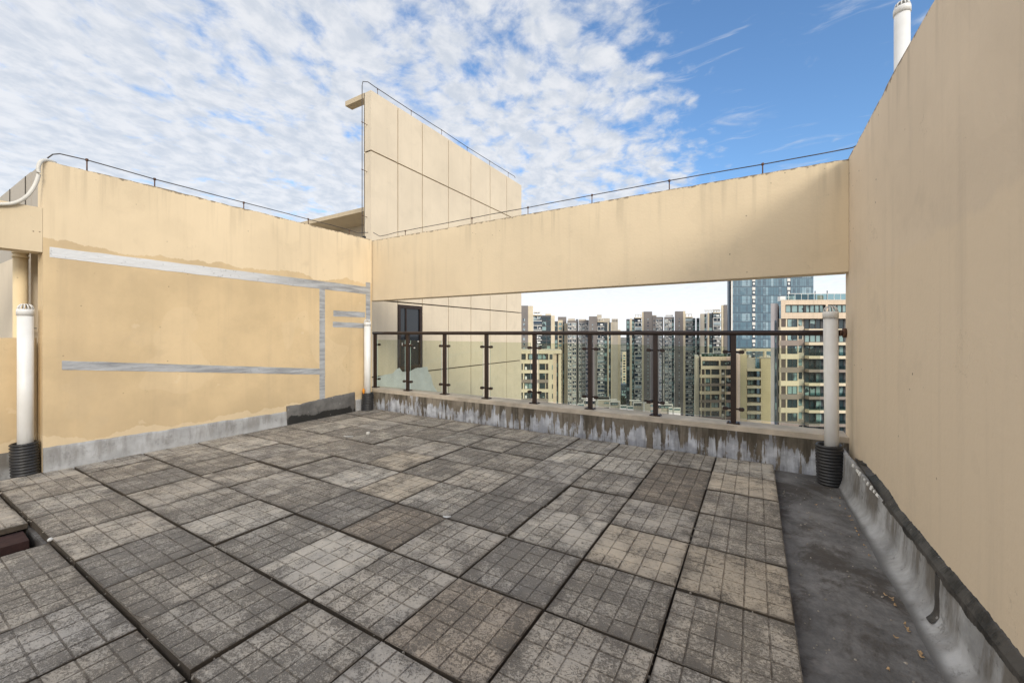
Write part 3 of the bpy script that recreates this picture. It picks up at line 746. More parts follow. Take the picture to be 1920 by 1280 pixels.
# grit in the joints (beyond counting)
def grit():
    m = MB(); r = random.Random(3)
    def peb(x, y, z, s):
        a = r.random() * 6.28; h = s * (0.5 + 0.5 * r.random())
        ring = [(x + s * (0.7 + 0.5 * r.random()) * math.cos(a + q * 1.257), y + s * (0.7 + 0.5 * r.random()) * math.sin(a + q * 1.257), z) for q in range(5)]
        top = [(x + (px - x) * 0.6, y + (py - y) * 0.6, z + h) for px, py, _ in ring]
        m.face(top)
        for q in range(5): m.face([ring[q], ring[(q + 1) % 5], top[(q + 1) % 5], top[q]])
    for k in range(900):
        if r.random() < 0.5:
            x = r.choice(XL[1:-1]) + r.gauss(0, 0.008); y = 0.2 + 4.5 * r.random()
        else:
            y = r.choice(YL[3:]) + r.gauss(0, 0.008); x = -5.6 + 5.7 * r.random()
        if nz(x * 2.2, y * 2.2, 4) < -0.05 and r.random() < 0.8: continue
        peb(x, y, -0.012 + 0.010 * r.random(), 0.003 + 0.006 * r.random() ** 3)
    for k in range(140): peb(-5.6 + 5.7 * r.random(), 0.75 + 4 * r.random(), 0.001, 0.0025 + 0.003 * r.random())
    for k in range(170): peb(0.2 + 0.42 * r.random(), 1.0 + 3.7 * r.random(), ZF + 0.001, 0.003 + 0.005 * r.random() ** 2)
    return m
o = grit().build('joint_grit', M_pebble); o['kind'] = 'stuff'; o['label'] = 'fine grit and pebbles caught in the slab joints and gutter'; o['category'] = 'grit'
# scraps that can be told apart
def scrap(x, y, z, w, l, rz, mt, name, lab, cat, group=None, curl=0.004):
    m = MB()
    m.grid(lambda a, b: ((a / 4 - 0.5) * l, (b / 2 - 0.5) * w * (1 - 0.5 * abs(a / 4 - 0.5) * 2), 0.003 + curl * (a / 4 - 0.5) ** 2 * 4 + 0.002 * nz(a, b, l * 90)), 5, 3)
    o = m.build(name, mt, None, (x, y, z)); o.rotation_euler = (0, 0, rz)
    sm = o.modifiers.new('thickness', 'SOLIDIFY'); sm.thickness = 0.002
    return tag(o, lab, cat, group)
q = onz(653, 819, 0); scrap(q.x, q.y, 0.003, 0.035, 0.13, 0.3, M_scrap, 'paper_scrap', 'white paper strip lying on the slabs near the far corner', 'scrap')
q = onz(681, 828, 0); scrap(q.x, q.y, 0.003, 0.03, 0.045, 0.8, M_scrap, 'paper_scrap', 'small white flake just in front of the clear plastic cup', 'scrap')
q = onz(690, 816, 0)
m = MB(); m.lathe([(0.010, 0), (0.020, 0.003), (0.026, 0.022), (0.022, 0.040), (0.010, 0.046)], 14); o = m.build('plastic_cup', M_hose, None, (q.x, q.y, 0.004)); tag(o, 'crumpled clear white plastic cup on the slabs near the corner', 'cup')
q = onz(94, 1012, 0); m = MB(); m.lathe([(0.0, 0.0), (0.013, 0.003), (0.014, 0.012), (0.006, 0.020), (0, 0.021)], 9); tag(m.build('pebble', M_scrap, None, (q.x, q.y, -0.006)), 'pale pebble at the corner of the missing slab', 'pebble')
q = onz(838, 970, 0); scrap(q.x, q.y, 0.0035, 0.03, 0.055, 0.5, M_scrap, 'paper_scrap', 'white flake in the slab joint near the middle of the floor', 'scrap')
r = random.Random(8)
LV = [(1640, 985), (1655, 1002), (1668, 1010), (1675, 1018), (1688, 1128), (1692, 1133), (1706, 1175), (1712, 1183), (1718, 1188), (1716, 1190), (1680, 1198), (1726, 1226), (1732, 1231), (1740, 1238), (1665, 1258), (1780, 1250),
      (1660, 1118), (1700, 1143), (1575, 950), (1560, 935), (1530, 948), (1610, 960), (1602, 940), (1622, 975), (1648, 1030), (1636, 1045)]
for u, v in LV:
    q = onz(u, v, ZF)
    scrap(min(q.x, 0.60), q.y, ZF + 0.005, 0.007 + 0.005 * r.random(), 0.012 + 0.013 * r.random(), r.random() * 3, M_leaf, 'dry_leaf', 'small dry tan leaf scrap lying in the dark gutter beside the right wall', 'leaf', 'dry leaf scraps in the gutter', 0.006)

# ---- pipes
CAPN = 12
def vent_pipe(x, y, z0, z1, r, mt, lab, tilt=(0, 0)):
    t = thing('vent_pipe', lab, 'pipe', (x, y, z0), 0, 'white roof vent pipes'); t.rotation_euler = (tilt[0], tilt[1], 0.2)
    h = z1 - z0; ch = r * 2.0
    m = MB(); m.lathe([(0.0, 0), (r, 0), (r, h - ch * 0.62), (r, h - ch * 0.62)], 32); m.build('pipe', mt, t)
    cap = MB(); cap.lathe([(r + 0.001, h - ch * 1.0), (r * 1.10, h - ch * 1.0), (r * 1.10, h - ch * 0.55), (r * 1.04, h - ch * 0.45), (r * 0.86, h - ch * 0.43)], 32)
    cap.lathe([(0.0, h - 0.006), (r * 0.50, h - 0.006), (r * 0.56, h), (0.0, h + 0.004)], 20)
    c = cap.build('vent_cap', mt, t)
    s = MB()
    for k in range(CAPN):
        a = 2 * math.pi * k / CAPN
        s.tube([(r * 1.0 * math.cos(a), r * 1.0 * math.sin(a), h - ch * 0.46), (r * 0.82 * math.cos(a), r * 0.82 * math.sin(a), h - ch * 0.16), (r * 0.54 * math.cos(a), r * 0.54 * math.sin(a), h - 0.002)], r * 0.085, 6)
    s.build('cap_bars', mt, c)
    k = MB(); k.lathe([(0, h - ch * 0.6), (r * 0.8, h - ch * 0.6)], 16); k.build('cap_opening', M_dark, c)
    return t
def sleeve(x, y, z0, h, r, lab, tilt=(0, 0), sq=1.0):
    n = max(8, int(h / 0.027)); prof = []
    for k in range(n):
        z = h * k / n; d = h / n
        prof += [(r * 0.90, z), (r * 0.91, z + d * 0.18), (r, z + d * 0.34), (r, z + d * 0.70), (r * 0.91, z + d * 0.86)]
    prof += [(r * 0.90, h), (r * 0.80, h - 0.002), (r * 0.80, h * 0.3)]
    m = MB(); m.lathe(prof, 40, sx=1.0, sy=sq)
    o = m.build('corrugated_sleeve', M_sleeve, None, (x, y, z0)); o.rotation_euler = (tilt[0], tilt[1], 0)
    return tag(o, lab, 'sleeve', 'black corrugated sleeves round the vent pipes')
vent_pipe(-5.79, 0.906, ZF, 1.57, 0.052, M_pvc, 'white vent pipe with slotted cap at the left edge, in front of a beige downpipe')
sleeve(-5.79, 0.906, ZF, 0.355, 0.091, 'black ribbed sleeve round the foot of the leftmost white pipe', (R_(1.5), 0))
vent_pipe(-5.615, 4.62, 0.004, 1.535, 0.053, M_pvc, 'slim white vent pipe in the far corner between the taped wall and the railing')
sleeve(-5.615, 4.62, 0.003, 0.30, 0.098, 'black ribbed sleeve with orange foam round the far corner pipe', (R_(-2), R_(1)))
vent_pipe(0.60, 4.63, ZF, 1.545, 0.054, M_pvc, 'white vent pipe standing at the right end of the railing by the shaded wall', (0, R_(-0.4)))
sleeve(0.592, 4.625, ZF, 0.36, 0.104, 'dusty black ribbed sleeve beside the dark gutter at the right wall', (R_(1), R_(-2.5)), 0.95)
tv = vent_pipe(1.20, 5.20, 1.2, 4.44, 0.058, M_pvc, 'white vent stack rising above the top of the right wall')
m = MB(); m.box(0.973, 4.0, 3.0, 5.4, -0.5, 1.2); tag(m.build('roof_block', M_beam), 'cream roof block hidden behind the right wall carrying the vent stack', 'wall')
m = MB(); r2 = random.Random(4)
m.grid(lambda a, b: (0.022 * math.cos(a) * math.sin(b * .785 + .001) * (1 + .4 * nz(a, b)), 0.022 * math.sin(a) * math.sin(b * .785 + .001), 0.05 - 0.05 * math.cos(b * .785) * (1 + .3 * nz(a, b, 3)) + .003), 7, 5, 0, True, True)
tag(m.build('foam_lump', M_foam, None, (-5.605, 4.535, 0.285)), 'bright orange foam lump at the foot of the slim corner pipe', 'foam')
# painted downpipe at the far left
t = thing('downpipe', 'beige painted downpipe behind the leftmost white vent pipe', 'pipe', (-6.11, 0.925, ZPIT))
m = MB(); m.lathe([(0, 0), (0.050, 0), (0.050, 2.62), (0, 2.62)], 28); m.build('pipe', M_pvc_paint, t)
m = MB(); m.lathe([(0.051, 2.20), (0.056, 2.20), (0.056, 2.22), (0.051, 2.22)], 24); m.lathe([(0.051, 2.24), (0.056, 2.24), (0.056, 2.255), (0.051, 2.255)], 24); m.build('collar', M_pvc_paint, t)
m = MB(); m.tube([(-0.10, 0.05, 1.52), (0.16, 0.05, 1.52), (0.16, 0.075, 1.52)], 0.006, 6); m.build('bracket', M_galv, t)
m = MB(); m.tube([(-0.085, 0.0, 1.36), (-0.088, 0.0, 1.7), (-0.084, 0.0, 1.98), (-0.09, 0, 2.02), (-0.25, 0.02, 2.0)], 0.012, 6)
o = m.build('cable_run', M_rust, None, (-6.15, 0.935, 0)); tag(o, 'rusty dark cable running up beside the beige downpipe', 'cable')
# white hose draped over the wall end
pts = [onx(u, v, LX + 0.02 + dx) for u, v, dx in ((-60, 383, 0), (-10, 383, 0), (25, 381, 0), (48, 370, .01), (63, 352, .015), (72, 330, .02), (72, 313, .015), (78, 302, 0), (90, 301, -.04), (105, 306, -.09))]
sp = []
for k in range(len(pts) - 1):
    p0 = pts[max(k - 1, 0)]; p1 = pts[k]; p2 = pts[k + 1]; p3 = pts[min(k + 2, len(pts) - 1)]
    for s in range(6):
        t_ = s / 6; sp.append(0.5 * ((2 * p1) + (p2 - p0) * t_ + (2 * p0 - 5 * p1 + 4 * p2 - p3) * t_ ** 2 + (3 * p1 - p0 - 3 * p2 + p3) * t_ ** 3))
m = MB(); m.tube(sp, 0.015, 12); tag(m.build('flexible_hose', M_hose), 'white flexible hose draped over the end of the left wall', 'hose')

# ---- glass railing
RY = 4.955
rail = thing('glass_railing', 'dark bronze railing with green glass panels on the concrete kerb', 'railing', (-2.5, RY, 0.337))
def rb(m, name, mt, parent=None):
    return rel(m, name, mt, rail)
m = MB(); m.tube([(-5.86 + 6.59 * k / 20, RY, 1.305 + 0.0012 * nz(k * .6)) for k in range(21)], 0.0265, 16); rb(m, 'handrail', M_bronze)
m = MB(); m.tube([(0.70, RY, 1.305), (0.722, RY, 1.305)], 0.030, 14); m.tube([(0.722, RY, 1.305), (0.7499, RY, 1.305)], 0.045, 16); rb(m, 'wall_flange', M_rust)
PX = [-0.196 - 0.8025 * k for k in range(8)]
pm_ = MB(); pm_.box(-0.026, 0.026, -0.019, 0.019, 0.008, 0.945); post_me = pm_.mesh('post', M_bronze)
bp = MB(); bp.box(-0.062, 0.062, -0.05, 0.05, 0.0, 0.010)
for sx in (-1, 1):
    bp.lathe([(0, 0.016), (0.009, 0.016), (0.009, 0.010)], 8, sx * 0.046, 0.03); bp.lathe([(0, 0.016), (0.009, 0.016), (0.009, 0.010)], 8, sx * 0.046, -0.03)
base_me = bp.mesh('base_plate', M_bronze)
cl = MB(); cl.tube([(0.026, 0, 0), (0.070, 0, 0)], 0.010, 8); cl.tube([(0.066, -0.016, 0), (0.066, 0.016, 0)], 0.019, 14); cl.tube([(0.084, -0.020, 0), (0.084, 0.020, 0)], 0.020, 14); cl.tube([(0.07, 0, 0), (0.10, 0, 0)], 0.011, 8)
cl_me = cl.mesh('glass_clamp', M_bronze)
for k, x in enumerate(PX):
    p = bpy.data.objects.new('post', post_me); C.objects.link(p); p.parent = rail; p.location = (x - rail.location.x, 0, 0)
    if k == 7: p.rotation_euler = (0, 0, 0.3)
    b = bpy.data.objects.new('base_plate', base_me); C.objects.link(b); b.parent = p; b.location = (0, 0, 0.0005)
    for zc in (0.155, 0.765):
        for s in (0, 1):
            if k == 7 and s == 1: continue
            c = bpy.data.objects.new('glass_clamp', cl_me); C.objects.link(c); c.parent = p; c.location = (0, 0, zc); c.rotation_euler = (0, 0, math.pi * s)
edges = [(PX[k + 1] + 0.062, PX[k] - 0.062) for k in range(7)][::-1] + [(PX[0] + 0.062, 0.55)]
for k, (xa, xb) in enumerate(edges):
    t_ = k / 7.0
    m = MB(); m.box(xa, xb, RY - 0.005, RY + 0.005, 0.36 + 0.035 * t_, 1.19 - 0.035 * t_)
    m.m[0] = m.m[1] = m.m[3] = m.m[5] = 1
    rb(m, 'glass_panel', [M_glass_d, M_glass_e])
m = MB()
for (u, v, w, h, a) in ((784, 640, .03, .014, -.5), (768, 645, .014, .018, .3), (762, 646, .012, .014, 0), (777, 652, .032, .016, -.3), (754, 645, .008, .055, .1)):
    q = ony(u, v, RY - 0.0075)
    m = MB(); m.box(q.x - w / 2, q.x + w / 2, RY - 0.0075, RY - 0.0055, q.z - h / 2, q.z + h / 2); rb(m, 'paint_splash', M_scrap)

# ---- lightning conductor wires
def wire(path, supports, lab, r=0.0055, grp='lightning conductor wires on the wall tops'):
    p0 = Vector(path[0]); t = thing('lightning_conductor', lab, 'wire', tuple(p0), 0, grp)
    full = []
    for a, b in zip(path[:-1], path[1:]):
        a, b = Vector(a), Vector(b); n = max(2, int((b - a).length / 0.25))
        for k in range(n):
            q = a.lerp(b, k / n); full.append(q - p0 + Vector((0, 0, 0.006 * nz(q.x * 2, q.y * 2, 1))))
    full.append(Vector(path[-1]) - p0)
    m = MB(); m.tube(full, r, 8); m.build('wire', M_wire, t)
    for (a, b) in supports:
        m = MB(); a = Vector(a) - p0; b = Vector(b) - p0
        m.tube([a, b], 0.006, 6); dd = (b - a).normalized() * 0.012; m.tube([b - dd, b + dd], 0.012, 6); m.build('support', M_rust, t)
    return t
yw = BY + 0.10
def Bp(u, v): return tuple(ony(u, v, yw))
zb = 2.91
wire([Bp(700, 436), Bp(712, 443), Bp(724, 441), Bp(742, 436), Bp(885, 409), Bp(990, 389), Bp(1110, 366), Bp(1255, 339), Bp(1430, 308), Bp(1530, 290), Bp(1598, 277), (0.84, yw - .02, 3.06), (1.1, yw - .3, 3.05)],
     [((ony(u, v, yw).x, yw, zb), Bp(u, v)) for u, v in ((760, 433), (885, 409), (990, 389), (1110, 366), (1255, 339), (1430, 308))],
     'thin dark wire on short pegs along the top of the long beam')
xw = LX - 0.09
def Lp(u, v): return tuple(onx(u, v, xw))
wire([Lp(89, 296), Lp(99, 289), Lp(112, 288), Lp(163, 300), Lp(290, 336), Lp(457, 380), Lp(578, 411), Lp(650, 430), Lp(672, 437), Lp(690, 436)],
     [((xw, onx(u, v, xw).y, zb), Lp(u, v)) for u, v in ((163, 300), (290, 336), (457, 380), (578, 411), (655, 432))],
     'thin dark wire on short pegs along the top of the left wall')
m = MB(); q = onx(683, 443, LX - .06); m.box(q.x - .02, q.x + .02, q.y - .02, q.y + .02, 2.90, 2.975); tag(m.build('junction_clamp', M_dark), 'small black clamp on the wall top at the far corner', 'clamp')

# ---- panel-clad fin wall beyond the beam
FX = -7.0; FYN = 5.874
fin = thing('panel_wall', 'tall thin cream clad wall with dark panel joints rising behind the corner', 'wall', (FX, FYN, -6.0))
ys = [FYN, 6.612, 7.409, 8.399, 9.393, 10.379, 11.351, 12.347]
zJ = onx(900, 684, FX).z
zs = [-6.0, zJ, 2.02, 5.19, 6.47]
m = MB(); m.box(-7.20, -7.06, FYN + 0.02, 12.345, -6, 6.46); rel(m, 'core', M_joint, fin)
gp = 0.015; wz0, wz1 = 0.468, 1.96
pan = MB()
for i in range(7):
    for j in range(4):
        y0, y1, z0, z1 = ys[i] + (gp if i else 0), ys[i + 1] - gp, zs[j] + gp, zs[j + 1] - (gp if j < 3 else 0)
        if i == 1 and j in (0, 1):
            if j == 1:
                pan.box(-7.06, FX, y0, y1, wz1 + 0.004, z1)
            else: pan.box(-7.06, FX, y0, y1, z0, min(z1, wz0) - 0.004)
            continue
        pan.box(-7.06, FX, y0, y1, z0, z1)
for j in range(4):
    pan.box(-7.22, FX, FYN - 0.02, FYN - 0.0005, zs[j] + gp, zs[j + 1] - (gp if j < 3 else 0))
pan.box(-7.225, -7.2, FYN - .02, 12.347, -6, 6.47)
rel(pan, 'cladding', M_panel, fin)
fr = MB(); y0, y1 = 6.622, 7.399
if zJ > wz0: pass
fw = 0.075
fr.box(-7.055, FX + 0.004, y0, y0 + fw, wz0, wz1); fr.box(-7.055, FX + 0.004, y1 - fw, y1, wz0, wz1)
fr.box(-7.055, FX + 0.004, y0 + fw, y1 - fw, wz1 - fw, wz1); fr.box(-7.055, FX + 0.004, y0 + fw, y1 - fw, wz0, wz0 + fw)
fr.box(-7.05, FX - 0.012, y0 + .24, y0 + .28, wz0 + fw, wz1 - fw)
w = rel(fr, 'window_frame', M_bronze, fin)
pn = MB(); pn.box(-7.05, -7.03, y0 + fw, y1 - fw, wz0 + fw, wz1 - fw); pn.build('pane', M_pane_dark, w)
# bare plaster patch under the window
def patch():
    P_ = [onx(u, v, FX) for u, v in ((701, 709), (716, 704), (722, 702), (736, 700), (743, 692), (749, 689), (754, 697), (768, 696), (779, 690), (801, 687), (803, 697), (808, 704), (812, 722), (820, 734), (826, 752))]
    m = MB(); n = 90; ya, yb = P_[0].y, P_[-1].y; st = []
    for k in range(n + 1):
        y = ya + (yb - ya) * k / n
        for p, q in zip(P_[:-1], P_[1:]):
            if p.y <= y <= q.y + 1e-6: top = p.z + (q.z - p.z) * (y - p.y) / max(1e-6, q.y - p.y)
        st.append((y, top + 0.008 * nz(y * 14, 2) + 0.006 * nz(y * 37, 5)))
    for k in range(n):
        (a, za), (b, zb_) = st[k], st[k + 1]
        m.face([(FX + 0.005, a, -1.6), (FX + 0.005, b, -1.6), (FX + 0.005, b, zb_), (FX + 0.005, a, za)])
        m.face([(FX, a, za), (FX + 0.005, a, za), (FX + 0.005, b, zb_), (FX, b, zb_)])
    return m
rel(patch(), 'plaster_patch', M_white_plaster, fin)
yc = onx(682, 216, -7.22).y
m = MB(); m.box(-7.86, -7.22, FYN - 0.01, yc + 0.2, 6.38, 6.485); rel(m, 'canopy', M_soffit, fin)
def Fp(u, v): return tuple(onx(u, v, -7.10))
def Ep(v): return tuple(ony(679, v, 5.72))
wire([Ep(470), Ep(380), Ep(300), Ep(200), Ep(160), tuple(ony(680.5, 153, 5.72)), Fp(690, 154), Fp(704, 164), Fp(770, 207), Fp(828, 244), Fp(876, 276), Fp(918, 302), Fp(965, 331), Fp(966, 334)],
     [((-7.10, onx(u, v, -7.1).y, 6.45), Fp(u, v)) for u, v in ((708, 168), (771, 208), (828, 244), (876, 276), (918, 302), (953, 324))] +
     [((-7.12, FYN - 0.02, Ep(v)[2]), Ep(v)) for v in (229, 318, 404)], 'thin wire climbing the edge of the tall clad wall and along its top', 0.008)
# lower roof behind the left wall
y1_ = 6.6
p_r = ony(684, 388, y1_); 
lr = thing('low_roof', 'flat overhanging cream roof between the left wall and the tall clad wall', 'roof', (-9, 7.4, -6))
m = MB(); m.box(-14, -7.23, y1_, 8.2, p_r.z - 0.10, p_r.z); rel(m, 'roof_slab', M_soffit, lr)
m = MB(); m.box(-14, -7.23, 7.45, 7.7, -6, p_r.z - 0.10); rel(m, 'wall', M_panel, lr)
# ==== CITY ====
# ---- city: every building stands at its own real distance; sizes read off in metres from sight lines at that distance
def bpaint(name, col, seed=0.0, grid=None):
    m, g, b = mat(name); p = pos(g)
    c = g.mix(g.ss(g.noise(p, 0.12, 5, 0.6), 0.3, 0.7), tuple(q * 0.90 for q in col), tuple(q * 1.08 for q in col))
    st = g.noise(g.vmath('MULTIPLY', p, (0.9, 0.9, 0.08)), 1.0, 4, 0.6)
    c = g.mix(g.math('MULTIPLY', g.ss(st, 0.5, 0.75), 0.22), c, tuple(q * 0.55 for q in col))
    if grid:
        tc = nd(g.nt, 'ShaderNodeTexCoord').outputs['Object']; x, y, z = g.sep(tc)
        gx = g.math('LESS_THAN', g.math('FRACT', g.math('DIVIDE', x, grid[0])), 0.06); gz = g.math('LESS_THAN', g.math('FRACT', g.math('DIVIDE', z, grid[1])), 0.06)
        c = g.mix(g.math('MULTIPLY', g.math('MAXIMUM', gx, gz), 0.30), c, tuple(q * 0.4 for q in col))
    g.lk(c, b.inputs['Base Color']); b.inputs['Roughness'].default_value = 0.8
    return m
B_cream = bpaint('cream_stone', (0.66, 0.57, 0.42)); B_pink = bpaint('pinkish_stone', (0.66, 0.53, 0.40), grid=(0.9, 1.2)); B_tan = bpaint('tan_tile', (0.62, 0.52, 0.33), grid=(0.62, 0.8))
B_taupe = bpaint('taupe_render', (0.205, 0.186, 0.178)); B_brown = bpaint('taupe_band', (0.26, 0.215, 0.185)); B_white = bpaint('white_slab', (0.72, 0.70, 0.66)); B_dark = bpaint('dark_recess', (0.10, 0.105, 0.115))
B_shade = bpaint('greyed_cream', (0.50, 0.45, 0.37)); B_blue = plain('blue_dark_metal', (0.05, 0.08, 0.12), 0.4); B_louver = plain('brown_louvre', (0.10, 0.075, 0.065), 0.6)  # B_shade: cream with shade mixed into the colour, for side and recessed walls
B_frame = plain('dark_frame', (0.035, 0.035, 0.04), 0.5); B_ac = plain('white_unit', (0.75, 0.75, 0.73), 0.6)
B_rail = mk_glass('balcony_glass', (0.55, 0.68, 0.70), 1.2)
P_a = mk_pane('tower_pane', (0.035, 0.060, 0.095), (0.36, 0.43, 0.46), 0.58, 0.10)
P_b = mk_pane('teal_pane', (0.030, 0.050, 0.060), (0.26, 0.38, 0.38), 0.50, 0.06)
P_g = mk_pane('curtain_wall_pane', (0.10, 0.18, 0.235), (0.14, 0.225, 0.28), 0.40, 0.05)

def win_mesh(nv=2, fr=B_frame, pane=P_b, light=False):
    m = MB(); t = 0.06
    m.box(-0.5, 0.5, -0.03, 0.0, 0, 0.05); m.box(-0.5, 0.5, -0.03, 0.0, 0.95, 1.0)
    for k in range(nv + 1):
        c = -0.5 + k / nv; w = 0.022 if 0 < k < nv else 0.03
        c = min(max(c, -0.5 + w), 0.5 - w); m.box(c - w, c + w, -0.028, 0.0, 0.05, 0.95)
    for k in range(nv):
        m.face([(-0.5 + k / nv, 0.002, 0), (-0.5 + (k + 1) / nv, 0.002, 0), (-0.5 + (k + 1) / nv, 0.002, 1), (-0.5 + k / nv, 0.002, 1)], 1)
    return m.mesh('window', [fr, pane])
def tower_win(k):
    m = MB(); m.box(-0.5, 0.5, -0.09, 0.0, -0.12, 0.10); m.box(-0.5, 0.5, -0.05, 0, 0.92, 1.0)
    for c in (-0.5, -0.03, 0.44): m.box(c, c + 0.07, -0.05, 0.0, 0.10, 0.92)
    m.face([(-0.5, 0.002, 0), (0, 0.002, 0), (0, 0.002, 1), (-0.5, 0.002, 1)], 1); m.face([(0, 0.002, 0), (0.5, 0.002, 0), (0.5, 0.002, 1), (0, 0.002, 1)], 1)
    if k == 1: m.box(-0.42, -0.14, -0.08, 0, 0.12, 0.45, 0)
    if k == 2: m.box(0.08, 0.40, -0.06, 0, 0.50, 0.92, 0); m.box(-0.45, -0.2, -0.02, 0, 0.3, 0.7, 2)
    if k == 3: m.box(0.1, 0.36, -0.10, 0, 0.14, 0.40, 2)
    return m.mesh('window', [B_white, P_a, B_ac])
W2 = win_mesh(2); W3 = win_mesh(3); W4 = win_mesh(4); W1 = win_mesh(1); WA = [tower_win(0), tower_win(1), tower_win(2), tower_win(3)]; WS = win_mesh(1, B_taupe, P_a)
WL = MB()
for k in range(9): WL.box(-0.5, 0.5, -0.05, 0.0, k / 9.0, k / 9.0 + 0.075)
WL.face([(-0.5, .01, 0), (.5, .01, 0), (.5, .01, 1), (-.5, .01, 1)]); W_LV = WL.mesh('louvre', B_louver)
def balcony_mesh(var, slab=B_white):
    """one storey of a balcony: floor edge, side fins, glass front, room behind with door; unit width, unit storey"""
    r = random.Random(var); m = MB()
    m.box(-0.5, 0.5, -0.30, 1.2, 0, 0.16, 0); m.box(-0.48, 0.48, -0.26, -0.22, 0.36, 0.39, 0)
    m.box(-0.48, 0.48, -0.25, -0.235, 0.10, 0.36, 1)
    k = -0.5
    m.box(-0.5, -0.46, -0.28, 1.2, 0.10, 1.0, 0 if var % 2 else 2)
    m.box(-0.03, 0.02, -0.27, -0.2, 0.36, 1.0, 0) if var % 3 else None
    if var % 2 == 0: m.box(-0.4 + 0.4 * r.random(), 0.05 + 0.3 * r.random(), 0.0, 0.25, 0.40, 0.78, 3)
    if var % 3 == 1: m.box(0.15, 0.36, -0.34, -0.12, 0.42, 0.66, 3)
    if var % 4 == 3: m.box(-0.46, 0.46, -0.24, -0.23, 0.42, 0.97, 4)
    m.face([(-0.5, 1.19, 0.1), (0.5, 1.19, 0.1), (0.5, 1.19, 1), (-0.5, 1.19, 1)], 4)
    return m.mesh('balcony', [slab, B_rail, B_dark, B_ac, P_a])
BAL = [balcony_mesh(k) for k in range(7)]

class Bld:
    def __init__(s, name, label, uc, d, cat='building', rot=0.0, group=None, zb=ZG):
        s.uc = uc; s.d = d; s.k = d / 760.0
        p = atd(uc, 625, d); s.zb = zb
        s.root = thing(name, label, cat, (p.x, p.y, zb), YAW + rot, group)
        s.walls = {}; s.items = []
    def X(s, u): return (u - s.uc) * s.k
    def Z(s, v): return EYE + (625 - v) * s.k - s.zb
    def mb(s, key, m):
        s.n = getattr(s, 'n', 0) + 1
        return s.walls.setdefault((key, m, 0 if key == 'wall' else s.n), MB())
    def wall(s, u0, u1, vt, m, front=0.0, depth=12.0, vb=None, name='wall'):
        z0 = 0.0 if vb is None else s.Z(vb)
        b = s.mb(name, m); zt = s.Z(vt); xa, xb, ya, yb = s.X(u0), s.X(u1), front, front + depth
        if depth < 1.5: b.box(xa, xb, ya, yb, z0, zt); return
        # bodies taper or splay backwards in plan, as the wings of these butterfly-plan blocks do
        ka, kb = (u0 - 960) / 760 * 0.96 * depth, (u1 - 960) / 760 * 0.96 * depth
        q = [(xa, ya), (xb, ya), (xb + kb, yb), (xa + ka, yb)]
        for j in range(4):
            c, e = q[j], q[(j + 1) % 4]; b.face([(*c, z0), (*e, z0), (*e, zt), (*c, zt)])
        b.face([(*c, zt) for c in q]); b.face([(*c, z0) for c in q][::-1])
    def put(s, me, u0, u1, v0, v1, y, name='window'):
        s.items.append((name, me, (s.X(u0) + s.X(u1)) / 2, y, s.Z(v1), s.X(u1) - s.X(u0), s.Z(v0) - s.Z(v1)))
    def rows(s, me, u0, u1, v0, pitch, h, y, vend=835, name='window', skip=None):
        k = 0; v = v0
        while v < vend:
            mm = me[(k * 5 + int(u0)) % len(me)] if isinstance(me, list) else me
            if not (skip and skip(k)): s.put(mm, u0, u1, v, v + h, y, name)
            v += pitch; k += 1
    def done(s):
        for (name, m, _), mb in s.walls.items(): mb.build(name, m, s.root)
        byname = {}
        for it in s.items: byname.setdefault(it[0], []).append(it)
        for name, its in byname.items():
            its.sort(key=lambda i: (-round(i[5] * i[6], 2), -i[4]))
            for nm, me, x, y, z, w, h in its[:100]:
                o = bpy.data.objects.new(nm, me); C.objects.link(o); o.parent = s.root; o.location = (x, y, z); o.scale = (w, 1.0 if name != 'window' else max(w, 1), h)
            rest = its[100:]
            if rest:
                v = []; f = []; mi = []; mats = []
                for nm, me, x, y, z, w, h in rest:
                    b0 = len(v); mp = []
                    for mt in me.materials:
                        if mt not in mats: mats.append(mt)
                        mp.append(mats.index(mt))
                    sy = 1.0 if name != 'window' else max(w, 1)
                    v += [(x + q.co.x * w, y + q.co.y * sy, z + q.co.z * h) for q in me.vertices]
                    for pl in me.polygons: f.append(tuple(b0 + i for i in pl.vertices)); mi.append(mp[pl.material_index])
                nm_me = bpy.data.meshes.new(name); nm_me.from_pydata(v, [], f)
                for mt in mats: nm_me.materials.append(mt)
                nm_me.polygons.foreach_set('material_index', mi); nm_me.update()
                o = bpy.data.objects.new(name, nm_me); C.objects.link(o); o.parent = s.root; o['kind'] = 'stuff'
        return s.root
GT = 'high-rise apartment towers beyond the railing'; GM = 'mid-rise cream apartment blocks beyond the railing'

# J: nearest cream block at the right
b = Bld('apartment_block', 'nearest cream apartment block with brown louvres, right of the glass tower', 1540, 91, rot=-0.035, group=GM)
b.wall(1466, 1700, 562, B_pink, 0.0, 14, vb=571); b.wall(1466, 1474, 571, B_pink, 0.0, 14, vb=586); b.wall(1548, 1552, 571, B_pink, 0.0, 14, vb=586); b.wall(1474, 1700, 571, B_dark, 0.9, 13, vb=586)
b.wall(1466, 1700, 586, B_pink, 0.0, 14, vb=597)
b.wall(1453, 1466, 568, bpaint('mauve_shaded_side', (0.36, 0.34, 0.35)), 1.2, 12); b.wall(1460.5, 1463, 600, B_blue, 1.05, 0.3)  # side face takes its bluish shade from the colour
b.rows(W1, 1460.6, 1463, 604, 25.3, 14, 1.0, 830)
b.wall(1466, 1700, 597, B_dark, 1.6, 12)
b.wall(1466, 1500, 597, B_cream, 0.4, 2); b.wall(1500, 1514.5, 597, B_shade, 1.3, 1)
b.rows(W3, 1475, 1512, 571.5, 400, 14, 0.5, 600); b.rows(W4, 1512.5, 1548, 571.5, 400, 14, 0.5, 600); b.rows(W4, 1552.5, 1590, 571.5, 400, 14, 0.5, 600)
